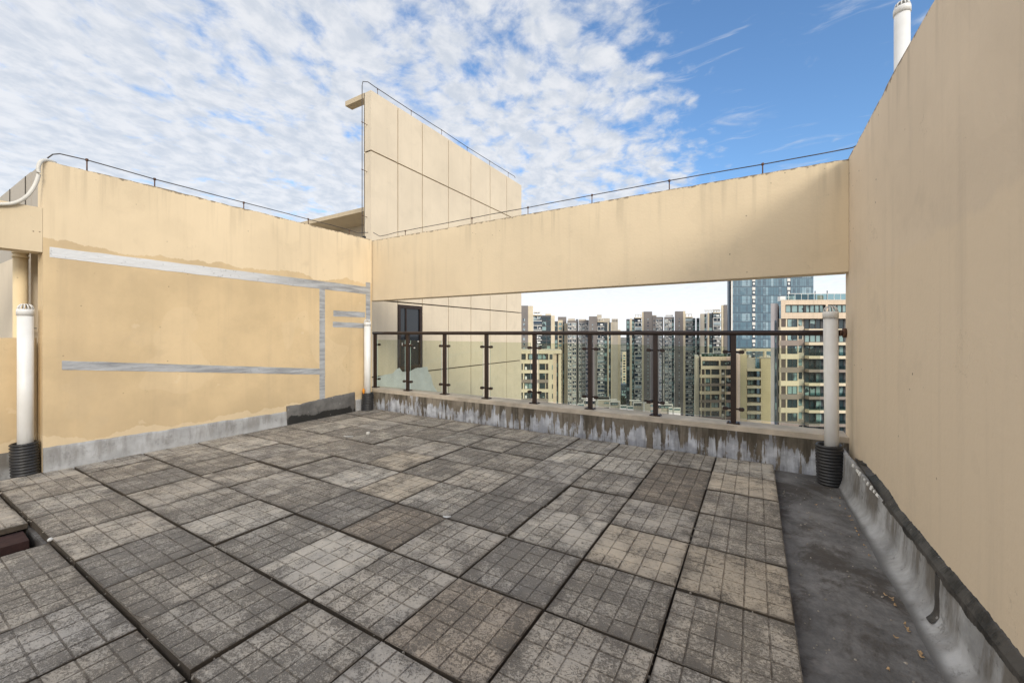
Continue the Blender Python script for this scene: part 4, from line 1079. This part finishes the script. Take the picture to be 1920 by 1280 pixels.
b.rows(W_LV, 1467.5, 1475.5, 597.5, 25.3, 15.5, 0.36, 830, 'louvre'); b.rows(W2, 1479, 1498, 597.5, 25.3, 15.5, 0.36, 830); b.rows(W1, 1503, 1512, 597.5, 25.3, 13, 1.27, 830)
b.rows(W3, 1515, 1547.5, 597.5, 25.3, 19, 1.3, 830); b.rows(W3, 1560, 1590, 597.5, 25.3, 19, 1.3, 830)
for k in range(10):
    vt = 613 + 25.3 * k; mt = B_cream if k in (0, 2, 4, 6, 8) else B_brown
    b.wall(1466.2, 1499.8, vt, mt, 0.15, 0.9, vb=vt + 9.6, name='spandrel'); b.wall(1500.2, 1514.2, vt - 1.5, mt if mt is B_brown else B_shade, 1.1, 0.5, vb=vt + 9.6, name='spandrel')
    b.wall(1514.5, 1700, vt + 3.2, B_cream if k in (0, 1, 2, 4, 6) else B_brown, -0.5, 1.4, vb=vt + 8.6, name='balcony_edge')
    if k > 1: b.wall(1515, 1700, vt - 3.8, B_rail, -0.45, 0.04, vb=vt + 3.2, name='balcony_glass')
    if k in (3, 4, 6, 7): b.put(W1, 1535, 1546, vt - 14, vt + 2.5, 0.9)
for k in range(10): b.put(W1, 1554, 1559, 598 + 25.3 * k, 613 + 25.3 * k, 1.2)
b.wall(1476.3, 1478.4, 597, B_cream, 0.2, 0.5); b.wall(1466, 1467.3, 597, B_cream, 0.2, 0.5)
b.wall(1480, 1700, 550.5, B_rail, 0.5, 0.05, vb=561.5, name='roof_glass')
for u in range(1482, 1640, 12): b.wall(u, u + 0.5, 550, B_ac, 0.45, 0.06, vb=562, name='roof_rail')
b.wall(1480, 1700, 549.6, B_ac, 0.45, 0.06, vb=550.4, name='roof_rail')
b.wall(1540, 1541.2, 543.5, B_dark, 2, 0.15, vb=562, name='mast'); b.wall(1562.6, 1563.8, 543, B_dark, 2, 0.15, vb=562, name='mast'); b.wall(1550, 1561, 551, B_pink, 3, 3, vb=562, name='roof_hut')
b.wall(1480, 1490, 553, B_ac, 3, 1.0, vb=562, name='roof_unit'); b.wall(1504, 1509, 552, B_ac, 3, 1.0, vb=562, name='roof_unit')
b.done()

# H: cream block left of it, lower
b = Bld('apartment_block', 'lower cream block with a planted roof terrace, left of the round-windowless tiled block', 1350, 147, rot=0.02, group=GM)
b.root['label'] = 'lower cream apartment block with a glass-railed roof terrace in front of the glass tower'
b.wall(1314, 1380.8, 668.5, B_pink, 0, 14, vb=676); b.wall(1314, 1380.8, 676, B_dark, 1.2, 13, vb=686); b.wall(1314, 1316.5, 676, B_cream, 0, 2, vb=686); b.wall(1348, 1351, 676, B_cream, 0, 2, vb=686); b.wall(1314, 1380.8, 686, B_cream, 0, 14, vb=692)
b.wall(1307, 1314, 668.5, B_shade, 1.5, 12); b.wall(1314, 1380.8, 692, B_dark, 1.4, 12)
b.rows(W4, 1317, 1347.5, 676.5, 300, 9, 0.8, 690); b.rows(W4, 1351.5, 1380, 676.5, 300, 9, 0.8, 690)
for a, c in ((1314, 1315.6), (1321.2, 1322.8), (1332.2, 1333.8), (1349.2, 1352.8), (1360, 1361)): b.wall(a, c, 692, B_cream, 0.1, 1.6)
b.rows(W_LV, 1315.8, 1321, 692.6, 15.5, 9.5, 0.5, 830, 'louvre'); b.rows(W2, 1323, 1332, 692.6, 15.5, 9.5, 0.5, 830); b.rows(W2, 1334, 1349, 692.6, 15.5, 11, 0.8, 830); b.rows(W1, 1353.5, 1359.5, 692.6, 15.5, 7, 1.2, 830); b.rows(W2, 1361.4, 1380, 692.6, 15.5, 10.5, 0.8, 830)
for k in range(9):
    vt = 702.3 + 15.5 * k; mt = B_cream if k in (0, 2, 4, 6) else B_brown
    b.wall(1314.1, 1352.5, vt + (0.8 if k % 2 else 0), mt, -0.1, 1.2, vb=vt + 5.7, name='spandrel'); b.wall(1360.6, 1380.7, vt + 1.2, mt, -0.1, 1.2, vb=vt + 5.7, name='spandrel')
    b.wall(1353, 1360, vt + 1.5, B_shade, 0.8, 0.5, vb=vt + 5.5, name='spandrel')
    b.wall(1354.5, 1358.5, vt - 4, B_ac, 0.1, 0.6, vb=vt + 0.5, name='cooling_unit')
b.wall(1316, 1381, 662.5, B_rail, 0.4, 0.05, vb=668.3, name='roof_glass'); b.wall(1316, 1381, 662, B_ac, 0.38, 0.08, vb=662.5, name='roof_rail')
for k in range(9): 
    u = 1320 + 7 * k; b.wall(u, u + 5, 664.5 + 1.2 * (k % 3), bpaint('roof_planting_%s' % 'abc'[k % 3], (0.05, 0.09, 0.035)) if k < 3 else bpy.data.materials['roof_planting_%s' % 'abc'[k % 3]], 1.5, 2, vb=668.4, name='planter')
b.done()

# I: tiled block with recessed balconies and a roof frame
b = Bld('apartment_block', 'tan tiled block with stacked open balconies and an open roof frame', 1416, 138, rot=0.02, group=GM)
b.wall(1381.3, 1387, 664.5, B_pink, -0.3, 10); b.wall(1387, 1400.3, 664.5, B_tan, 0, 10); b.wall(1426.8, 1452, 671, B_tan, 0, 10); b.wall(1400.3, 1426.8, 690.5, B_dark, 2.2, 8); b.wall(1400.3, 1420, 671, B_shade, 1.0, 9, vb=691); b.wall(1400.3, 1426.8, 671, B_tan, 3, 7, vb=691)
b.wall(1420.5, 1426, 679, B_rail, 0.4, 0.1, vb=690.5, name='balcony_glass')
for k in range(9):
    v = 691.2 + 16.05 * k
    b.wall(1399.8, 1427, v, B_cream, -0.25, 2.4, vb=v + 4.4, name='balcony_edge'); b.put(W2, 1403, 1424, v + 4.8, v + 15.6, 2.1)
    b.wall(1401.5, 1404.5, v + 5, B_louver, 0.7, 0.5, vb=v + 16, name='screen')
b.wall(1393.5, 1452, 653.5, B_cream, 0.2, 0.8, vb=658.5, name='roof_frame'); b.wall(1394, 1399.5, 653.5, B_cream, 0.2, 0.8, vb=671, name='roof_frame'); b.wall(1433.8, 1438, 658.5, B_cream, 0.2, 0.7, vb=671, name='roof_frame')
b.wall(1393.5, 1452, 655, B_cream, 6.5, 0.8, vb=659, name='roof_frame'); b.wall(1400, 1452, 662, B_dark, 5, 0.2, vb=664, name='roof_frame'); b.wall(1400, 1452, 665.5, B_dark, 5, 0.2, vb=667, name='roof_frame')
for u in (1409, 1411.5, 1441, 1444, 1447): b.wall(u, u + 1.7, 666, B_ac, 1.5, 1, vb=671, name='roof_unit')
b.wall(1419, 1450, 669.8, B_shade, -0.2, 0.3, vb=671.3, name='ledge')
b.done()

# glass tower
b = Bld('glass_tower', 'tall blue glass curtain wall tower behind the cream blocks', 1448, 190, cat='tower', group=None)
b.wall(1371.5, 1527, 470, B_blue, 0.6, 25); b.wall(1367, 1371, 470, B_blue, 1.0, 20); b.wall(1371, 1374, 470, B_white, 0.1, 3)
gl1 = MB(); 
def cw_mesh(n, seed):
    r = random.Random(seed); m = MB()
    for k in range(n):
        a = -0.5 + k / n; c = a + 1.0 / n
        tl = r.choice([0, 0, 0, 1, 0])
        m.face([(a, 0.0, 0.07), (c, 0.0, 0.07), (c, 0.0, 1.0), (a, 0.0, 1.0)], 1 + tl)
        m.box(a - 0.005, a + 0.005, -0.003, 0, 0, 1, 0)
    for k in (1, 3, n - 3):
        if 0 < k < n - 1:
            a = -0.5 + (k + 0.15) / n; c = a + 0.85 / n; w = 0.0095
            for q in (a, (a + c) / 2, c): m.box(q - w, q + w, -0.006, 0, 0.26, 0.86, 0)
            m.box(a, c, -0.006, 0, 0.24, 0.27, 0); m.box(a, c, -0.006, 0, 0.85, 0.88, 0); m.box(a, c, -0.006, 0, 0.55, 0.575, 0)
    m.box(-0.5, 0.5, -0.008, 0, 0.0, 0.065, 0); m.box(-0.5, 0.5, -0.006, 0, 0.15, 0.185, 0); m.box(-0.5, 0.5, -0.004, 0, 0.53, 0.55, 0)
    return m.mesh('glazing', [B_blue, P_g, P_g2])
P_g2 = mk_pane('curtain_wall_pale_pane', (0.22, 0.335, 0.40), (0.28, 0.39, 0.45), 0.4, 0.06)
CW = [cw_mesh(10, 1), cw_mesh(10, 2), cw_mesh(12, 3), cw_mesh(12, 4)]
for k in range(18):
    v = 489 + 16.4 * k
    if v > 700: break
    b.put(CW[k % 2], 1374.3, 1410.8, v, v + 16.2, 0.5, 'glazing'); b.put(CW[2 + k % 2], 1417, 1476.5, v, v + 16.2, 0.5, 'glazing'); b.put(CW[(k + 1) % 2], 1484, 1526.5, v, v + 16.2, 0.5, 'glazing')
    for u in (1411.2, 1477): b.wall(u, u + 5.6, v, B_white, 0.2, 0.5, vb=v + 5.5, name='service_slab'); b.wall(u + 1, u + 4.4, v + 8, B_ac, 0.1, 0.5, vb=v + 12, name='cooling_unit')
b.done()

# far towers
def tower_cols(b, cols, v_end=835):
    """cols: kind, u0, u1, top v, pitch"""
    for kind, u0, u1, vt, pitch in cols:
        w = u1 - u0
        if kind == 'taupe': b.wall(u0, u1, vt, B_taupe, -0.8, 14)
        elif kind == 'taupew':
            b.wall(u0, u1, vt, B_taupe, -0.8, 14); c = (u0 + u1) / 2; b.rows(WS, c - 1.1, c + 1.1, vt + 13, pitch, 3.0, -0.86, v_end)
        elif kind == 'cream': b.wall(u0, u1, vt, B_cream, -0.5, 14)
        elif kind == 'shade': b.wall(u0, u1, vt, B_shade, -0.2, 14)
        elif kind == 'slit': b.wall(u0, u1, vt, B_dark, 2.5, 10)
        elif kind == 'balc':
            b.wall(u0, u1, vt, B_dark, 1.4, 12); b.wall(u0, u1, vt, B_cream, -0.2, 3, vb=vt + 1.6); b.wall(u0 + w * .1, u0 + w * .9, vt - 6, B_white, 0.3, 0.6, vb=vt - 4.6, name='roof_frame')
            for q in (0.12, 0.5, 0.86): b.wall(u0 + w * q, u0 + w * (q + .05), vt - 4.6, B_white, 0.3, 0.6, vb=vt, name='roof_frame')
            b.rows(BAL, u0, u1, vt + 3, pitch, pitch, 0.0, v_end, 'balcony')
        elif kind == 'win':
            b.wall(u0, u1, vt, B_taupe, 0.2, 12); n = max(1, int(round(w / 7.5)))
            for q in range(n): b.rows(WA, u0 + w * q / n + 0.6, u0 + w * (q + 1) / n - 0.6, vt + 4, pitch, pitch * 0.80, 0.14, v_end)
        elif kind == 'dwin':
            b.wall(u0, u1, vt, B_dark, 0.6, 12); b.rows(W1, u0 + 0.3, u1 - 0.3, vt + 3, pitch, pitch * 0.86, 0.55, v_end)
        elif kind == 'cwin':
            b.wall(u0, u1, vt, B_cream, 0.0, 12); c = (u0 + u1) / 2; b.rows(W1, c - w * .3, c + w * .3, vt + 5, pitch, pitch * 0.6, -0.05, v_end)
b = Bld('apartment_tower', 'cream and taupe tower beside the clad wall, leftmost of the far towers', 1008, 255, group=GT)
tower_cols(b, [('taupe', 968, 990, 573, 9), ('cream', 990, 999.5, 573.5, 9), ('balc', 999.5, 1016, 590, 9), ('dwin', 1016, 1025, 591, 9), ('dwin', 1025, 1033, 591, 9), ('cream', 1033, 1040, 591.5, 9)])
b.rows(WS, 980.5, 984.5, 597, 9, 5, -0.86, 835)
b.wall(1023, 1034, 588, B_cream, 1, 8, vb=592); b.wall(1001, 1012, 585, B_white, 1, 5, vb=586.5); b.done()
b = Bld('apartment_tower', 'narrow cream tower with a taupe lift head between the leftmost towers', 1053, 300, group=GT)
tower_cols(b, [('dwin', 1040, 1046, 602, 8), ('cwin', 1046, 1055, 600, 8), ('dwin', 1055, 1058, 604, 8), ('cream', 1058, 1064, 606, 8)])
b.wall(1047, 1063, 593.5, B_taupe, 3, 8); b.done()
b = Bld('apartment_tower', 'taupe tower with white-framed windows and a dark central slit, left of the plain taupe slab', 1084, 290, group=GT)
tower_cols(b, [('win', 1064, 1081, 601, 7.75), ('slit', 1081, 1085, 598, 8), ('win', 1085, 1097, 601, 7.75), ('win', 1097, 1104, 600, 7.75)])
b.wall(1066, 1079, 597, B_shade, 2, 8, vb=602); b.wall(1086, 1100, 598, B_shade, 2, 8, vb=602); b.done()
b = Bld('apartment_tower', 'tower with a plain taupe slab front and a tall cream side, left of the gap', 1132, 280, group=GT)
tower_cols(b, [('taupe', 1104, 1119, 593, 7.75), ('balc', 1120, 1133, 602, 7.75), ('dwin', 1133, 1139, 604, 7.75), ('cream', 1139, 1141, 604, 7.75), ('dwin', 1141, 1145.5, 604, 7.75), ('cream', 1145.5, 1147.5, 604, 8)])
b.rows(WS, 1109.5, 1111.7, 607, 7.75, 3.2, -0.86, 660)
b.wall(1147.5, 1159, 597.5, B_shade, 0.5, 12); b.wall(1159, 1168, 618, B_cream, 6, 12); b.wall(1121, 1130, 589.5, B_shade, 3, 6, vb=603); b.wall(1130, 1146, 596, B_shade, 4, 6, vb=605)
for u in (1149, 1152.5, 1156): b.wall(u, u + 1.6, 599.5, B_dark, 0.35, 0.3, vb=603, name='vent_opening')
b.done()
b = Bld('apartment_tower', 'broad taupe twin tower with small square windows, right of the gap', 1243, 285, group=GT)
tower_cols(b, [('dwin', 1175, 1181, 598, 7.8), ('cream', 1181, 1184.5, 597, 7.8), ('dwin', 1184.5, 1190, 598, 7.8), ('balc', 1190, 1203.5, 595, 7.8), ('cream', 1203.5, 1206.5, 584.5, 7.8), ('taupew', 1206.5, 1222, 584, 6.25),
               ('taupe', 1222.5, 1229, 592, 7.8), ('win', 1229, 1242, 594, 7.8), ('slit', 1242, 1246, 594, 7.8), ('win', 1246, 1260, 594, 7.8), ('dwin', 1260, 1264.5, 594, 7.8), ('taupew', 1265, 1280, 583.5, 6.25), ('cream', 1280, 1284.5, 583, 7.8),
               ('balc', 1284.5, 1299, 594, 7.8), ('dwin', 1299, 1304.5, 596, 7.8), ('slit', 1304.5, 1307, 597, 7.8), ('dwin', 1307, 1312.5, 596, 7.8)])
b.rows(WS, 1224.5, 1226.7, 600, 7.8, 3, -0.86, 835)
b.wall(1222.5, 1233, 590.5, B_shade, 2, 6, vb=594); b.wall(1250, 1264, 590, B_white, 2, 6, vb=592); b.done()
b = Bld('apartment_tower', 'tower with rounded white balconies and a tall taupe end slab beside the glass tower', 1340, 275, group=GT)
tower_cols(b, [('shade', 1313, 1320.5, 588, 7.9), ('dwin', 1320.5, 1326, 588, 7.9), ('cream', 1326, 1329, 586.5, 7.9), ('dwin', 1329, 1337, 587, 7.9), ('balc', 1337, 1351.8, 585.5, 7.9), ('cream', 1352, 1356, 572, 7.9), ('taupe', 1356, 1368, 571.5, 7.9)])
b.wall(1323, 1352, 580.5, B_white, 1, 0.8, vb=582)
for k in range(9): b.wall(1324 + 3 * k, 1324.6 + 3 * k, 582, B_white, 1.2, 0.4, vb=588, name='roof_frame')
b.done()
# further blocks of the estate, screened by the right wall
for (px_, d_, src, lab) in ((1790, 150, 'lower cream', 'cream apartment block of the estate screened by the shaded right wall'), (1960, 300, 'broad taupe', 'taupe twin tower of the estate screened by the shaded right wall'), (2250, 310, 'tower with rounded', 'tall tower with white balconies screened by the shaded right wall')):
    so_ = [o for o in C.objects if o.get('label', '').startswith(src)][0]
    c_ = copy_tree(so_); q_ = atd(px_, 625, d_); c_.location = (q_.x, q_.y, ZG); c_['label'] = lab
# K: cream block low at the left
b = Bld('apartment_block', 'cream mid-rise block at lower left behind the railing beside the clad wall', 1010, 128, rot=0.015, group=GM)
b.wall(930, 1053, 656.6, B_cream, 0, 12, vb=663); b.wall(930, 1028, 663, B_dark, 1.3, 11, vb=674.5); b.wall(986, 989.5, 663, B_cream, 0, 2, vb=675); b.wall(930, 1028, 674.5, B_cream, 0, 12, vb=681.5); b.wall(930, 1028, 681.5, B_dark, 1.5, 10)
b.rows(W4, 990, 1026, 664, 300, 9.6, 0.8, 680); b.rows(W2, 979, 985.5, 664, 300, 9.6, 0.8, 680)
b.wall(1028, 1037.5, 663, B_cream, 0, 12); b.wall(1037.5, 1044, 663, B_pink, 0.6, 12); b.wall(1044, 1047.5, 663, B_dark, 1.6, 10); b.wall(1047.5, 1053, 663, B_cream, 0.6, 12); b.put(W1, 1030.5, 1036, 664, 673.5, -0.03)
for a, c in ((980.5, 983), (999, 1001.5), (1007, 1011.3), (1022.3, 1023.3)): b.wall(a, c, 681.5, B_cream, 0.1, 1.6)
b.rows(W2, 983.5, 999, 682, 17.9, 11.5, 0.8, 835); b.rows(W2, 1011.6, 1022, 682, 17.9, 10.5, 0.5, 835); b.rows(W_LV, 1023.3, 1027.7, 682, 17.9, 10.5, 0.5, 835, 'louvre'); b.rows(W2, 955, 980, 682, 17.9, 11.5, 0.8, 835); b.rows(W2, 1001.7, 1007, 682, 17.9, 11.5, 1.0, 835); b.rows(W1, 1035, 1036.6, 684, 17.9, 9, -0.03, 835); b.rows(W1, 1044.4, 1047, 681, 17.9, 8, 1.5, 835)
for k in range(8):
    vt = 692.5 + 17.9 * k; mt = B_cream if k % 2 == 0 else B_brown
    b.wall(930, 1027.9, vt + 1, mt, -0.1, 1.2, vb=vt + 7, name='spandrel'); b.wall(984.5, 988, vt - 4.8, B_ac, 0.2, 0.6, vb=vt + 0.5, name='cooling_unit')
b.done()
# gap: far tower, distant slabs
b = Bld('apartment_tower', 'distant pale tower seen through the gap between the tall towers', 1170, 520, group=GT)
tower_cols(b, [('cwin', 1167, 1174, 660, 5.0)]); b.done()
b = Bld('office_slab', 'low blue-grey slab at the foot of the gap between the towers', 1171, 460)
b.wall(1164, 1176, 720, B_blue, 0, 10); b.rows(W2, 1165, 1175, 722, 5, 4, -0.1, 745); b.done()
# low terrace houses below the kerb line
def terrace(uc, d, label, units):
    b = Bld('terrace_house', label, uc, d, group='low roof terraces seen just above the kerb', zb=ZG)
    for kind, u0, u1, vt in units:
        if kind == 'frame':
            for q in (u0, u1 - 1.2): b.wall(q, q + 1.2, vt, B_white, 0, 0.4, vb=vt + 30)
            b.wall(u0, u1, vt, B_white, 0, 0.4, vb=vt + 2.2, name='roof_frame'); b.wall(u0, u1, vt, B_white, 6, 0.4, vb=vt + 2.2, name='roof_frame')
            b.wall(u0 + 1.3, u1 - 1.3, vt + 9, B_shade, 1, 6); b.put(W2, u0 + 3, u1 - 3, vt + 5, vt + 8.5, 1.2)
            b.wall(u0 + 1.3, u1 - 1.3, vt + 4.5, B_dark, 3, 4)
        elif kind == 'house':
            b.wall(u0, u1, vt, B_shade, 0, 8); b.wall(u0 - .5, u1 + .5, vt, B_white, -0.3, 8.6, vb=vt + 1.5, name='roof_edge'); b.wall(u0, u0 + 1.5, vt + 1.5, B_white, -0.2, 0.6)
            for k in range(2): b.put(W2, u0 + (u1 - u0) * .55, u1 - 1.5, vt + 5 + 10 * k, vt + 8.5 + 10 * k, -0.05)
        else:
            b.wall(u0, u1, vt, B_white, 0, 0.5); b.wall(u0 + .5, u1 - .5, vt + 4, B_cream, 0.5, 6); b.wall(u0 + 1, u1 - 1, vt + 2, B_rail, -0.1, 0.06, vb=vt + 5, name='balcony_glass')
    b.done()
terrace(1115, 205, 'cream roof terrace with an open frame, left of the gap', [('wall', 1083, 1096, 756), ('frame', 1094, 1119, 749), ('house', 1120, 1143, 748.5), ('frame', 1143, 1163, 751.5)])
terrace(1190, 203, 'small cream terrace walls below the gap between the towers', [('wall', 1163, 1175, 759), ('wall', 1176, 1188, 760.5), ('frame', 1187, 1207, 753)])
terrace(1225, 200, 'taupe terrace house with a white edge between two open frames', [('house', 1207, 1230, 753.5), ('frame', 1233, 1262, 757), ('wall', 1254, 1262, 763), ('wall', 1263, 1276, 764)])
# trees at the foot of the gap
def leafmat():
    m, g, b = mat('tree_leaves'); p = pos(g)
    g.lk(g.mix(g.ss(g.noise(p, 0.5, 3), 0.35, 0.65), (0.018, 0.035, 0.014), (0.05, 0.09, 0.03)), b.inputs['Base Color']); b.inputs['Roughness'].default_value = 0.8
    return m
M_tree = leafmat(); M_bark = plain('bark', (0.08, 0.06, 0.045), 0.9)
def tree(uc, v, d, h, rad, seed, label):
    r = random.Random(seed); p = atd(uc, v, d); t = thing('street_tree', label, 'tree', (p.x, p.y, ZG), 0, 'trees at the foot of the towers')
    H = p.z - ZG
    m = MB(); m.tube([(0, 0, 0), (0.2, 0.1, H * .4), (0, 0, H * .8)], [0.6, 0.45, 0.2], 8)
    for k in range(5):
        a = k * 1.26; m.tube([(0, 0, H * .5), (rad * .6 * math.cos(a), rad * .6 * math.sin(a), H * .78)], [0.25, 0.08], 6)
    m.build('trunk', M_bark, t)
    m = MB()
    cl_ = [(r.gauss(0, rad * .45), r.gauss(0, rad * .45), H - rad * (0.3 + 1.0 * r.random())) for _ in range(16)]
    for cx, cy, cz in cl_:
        for q in range(70):
            dx, dy, dz = r.gauss(0, rad * .18), r.gauss(0, rad * .18), r.gauss(0, rad * .14); s = 0.5 + 0.5 * r.random()
            n = Vector((r.gauss(0, 1), r.gauss(0, 1), r.gauss(0, 1))).normalized(); a = n.orthogonal().normalized() * s; c = n.cross(a)
            o_ = Vector((cx + dx, cy + dy, cz + dz)); m.face([o_ - a, o_ + c * .6, o_ + a, o_ - c * .6])
    m.build('crown', M_tree, t)
tree(1164, 742, 330, 0, 7, 1, 'dark green tree at the foot of the gap, beside the cream tower side')
tree(1172, 750, 320, 0, 6.5, 2, 'dark green tree right of the first tree at the foot of the gap')
tree(1160, 757, 310, 0, 6, 3, 'dark green tree just above the small terrace walls below the gap')
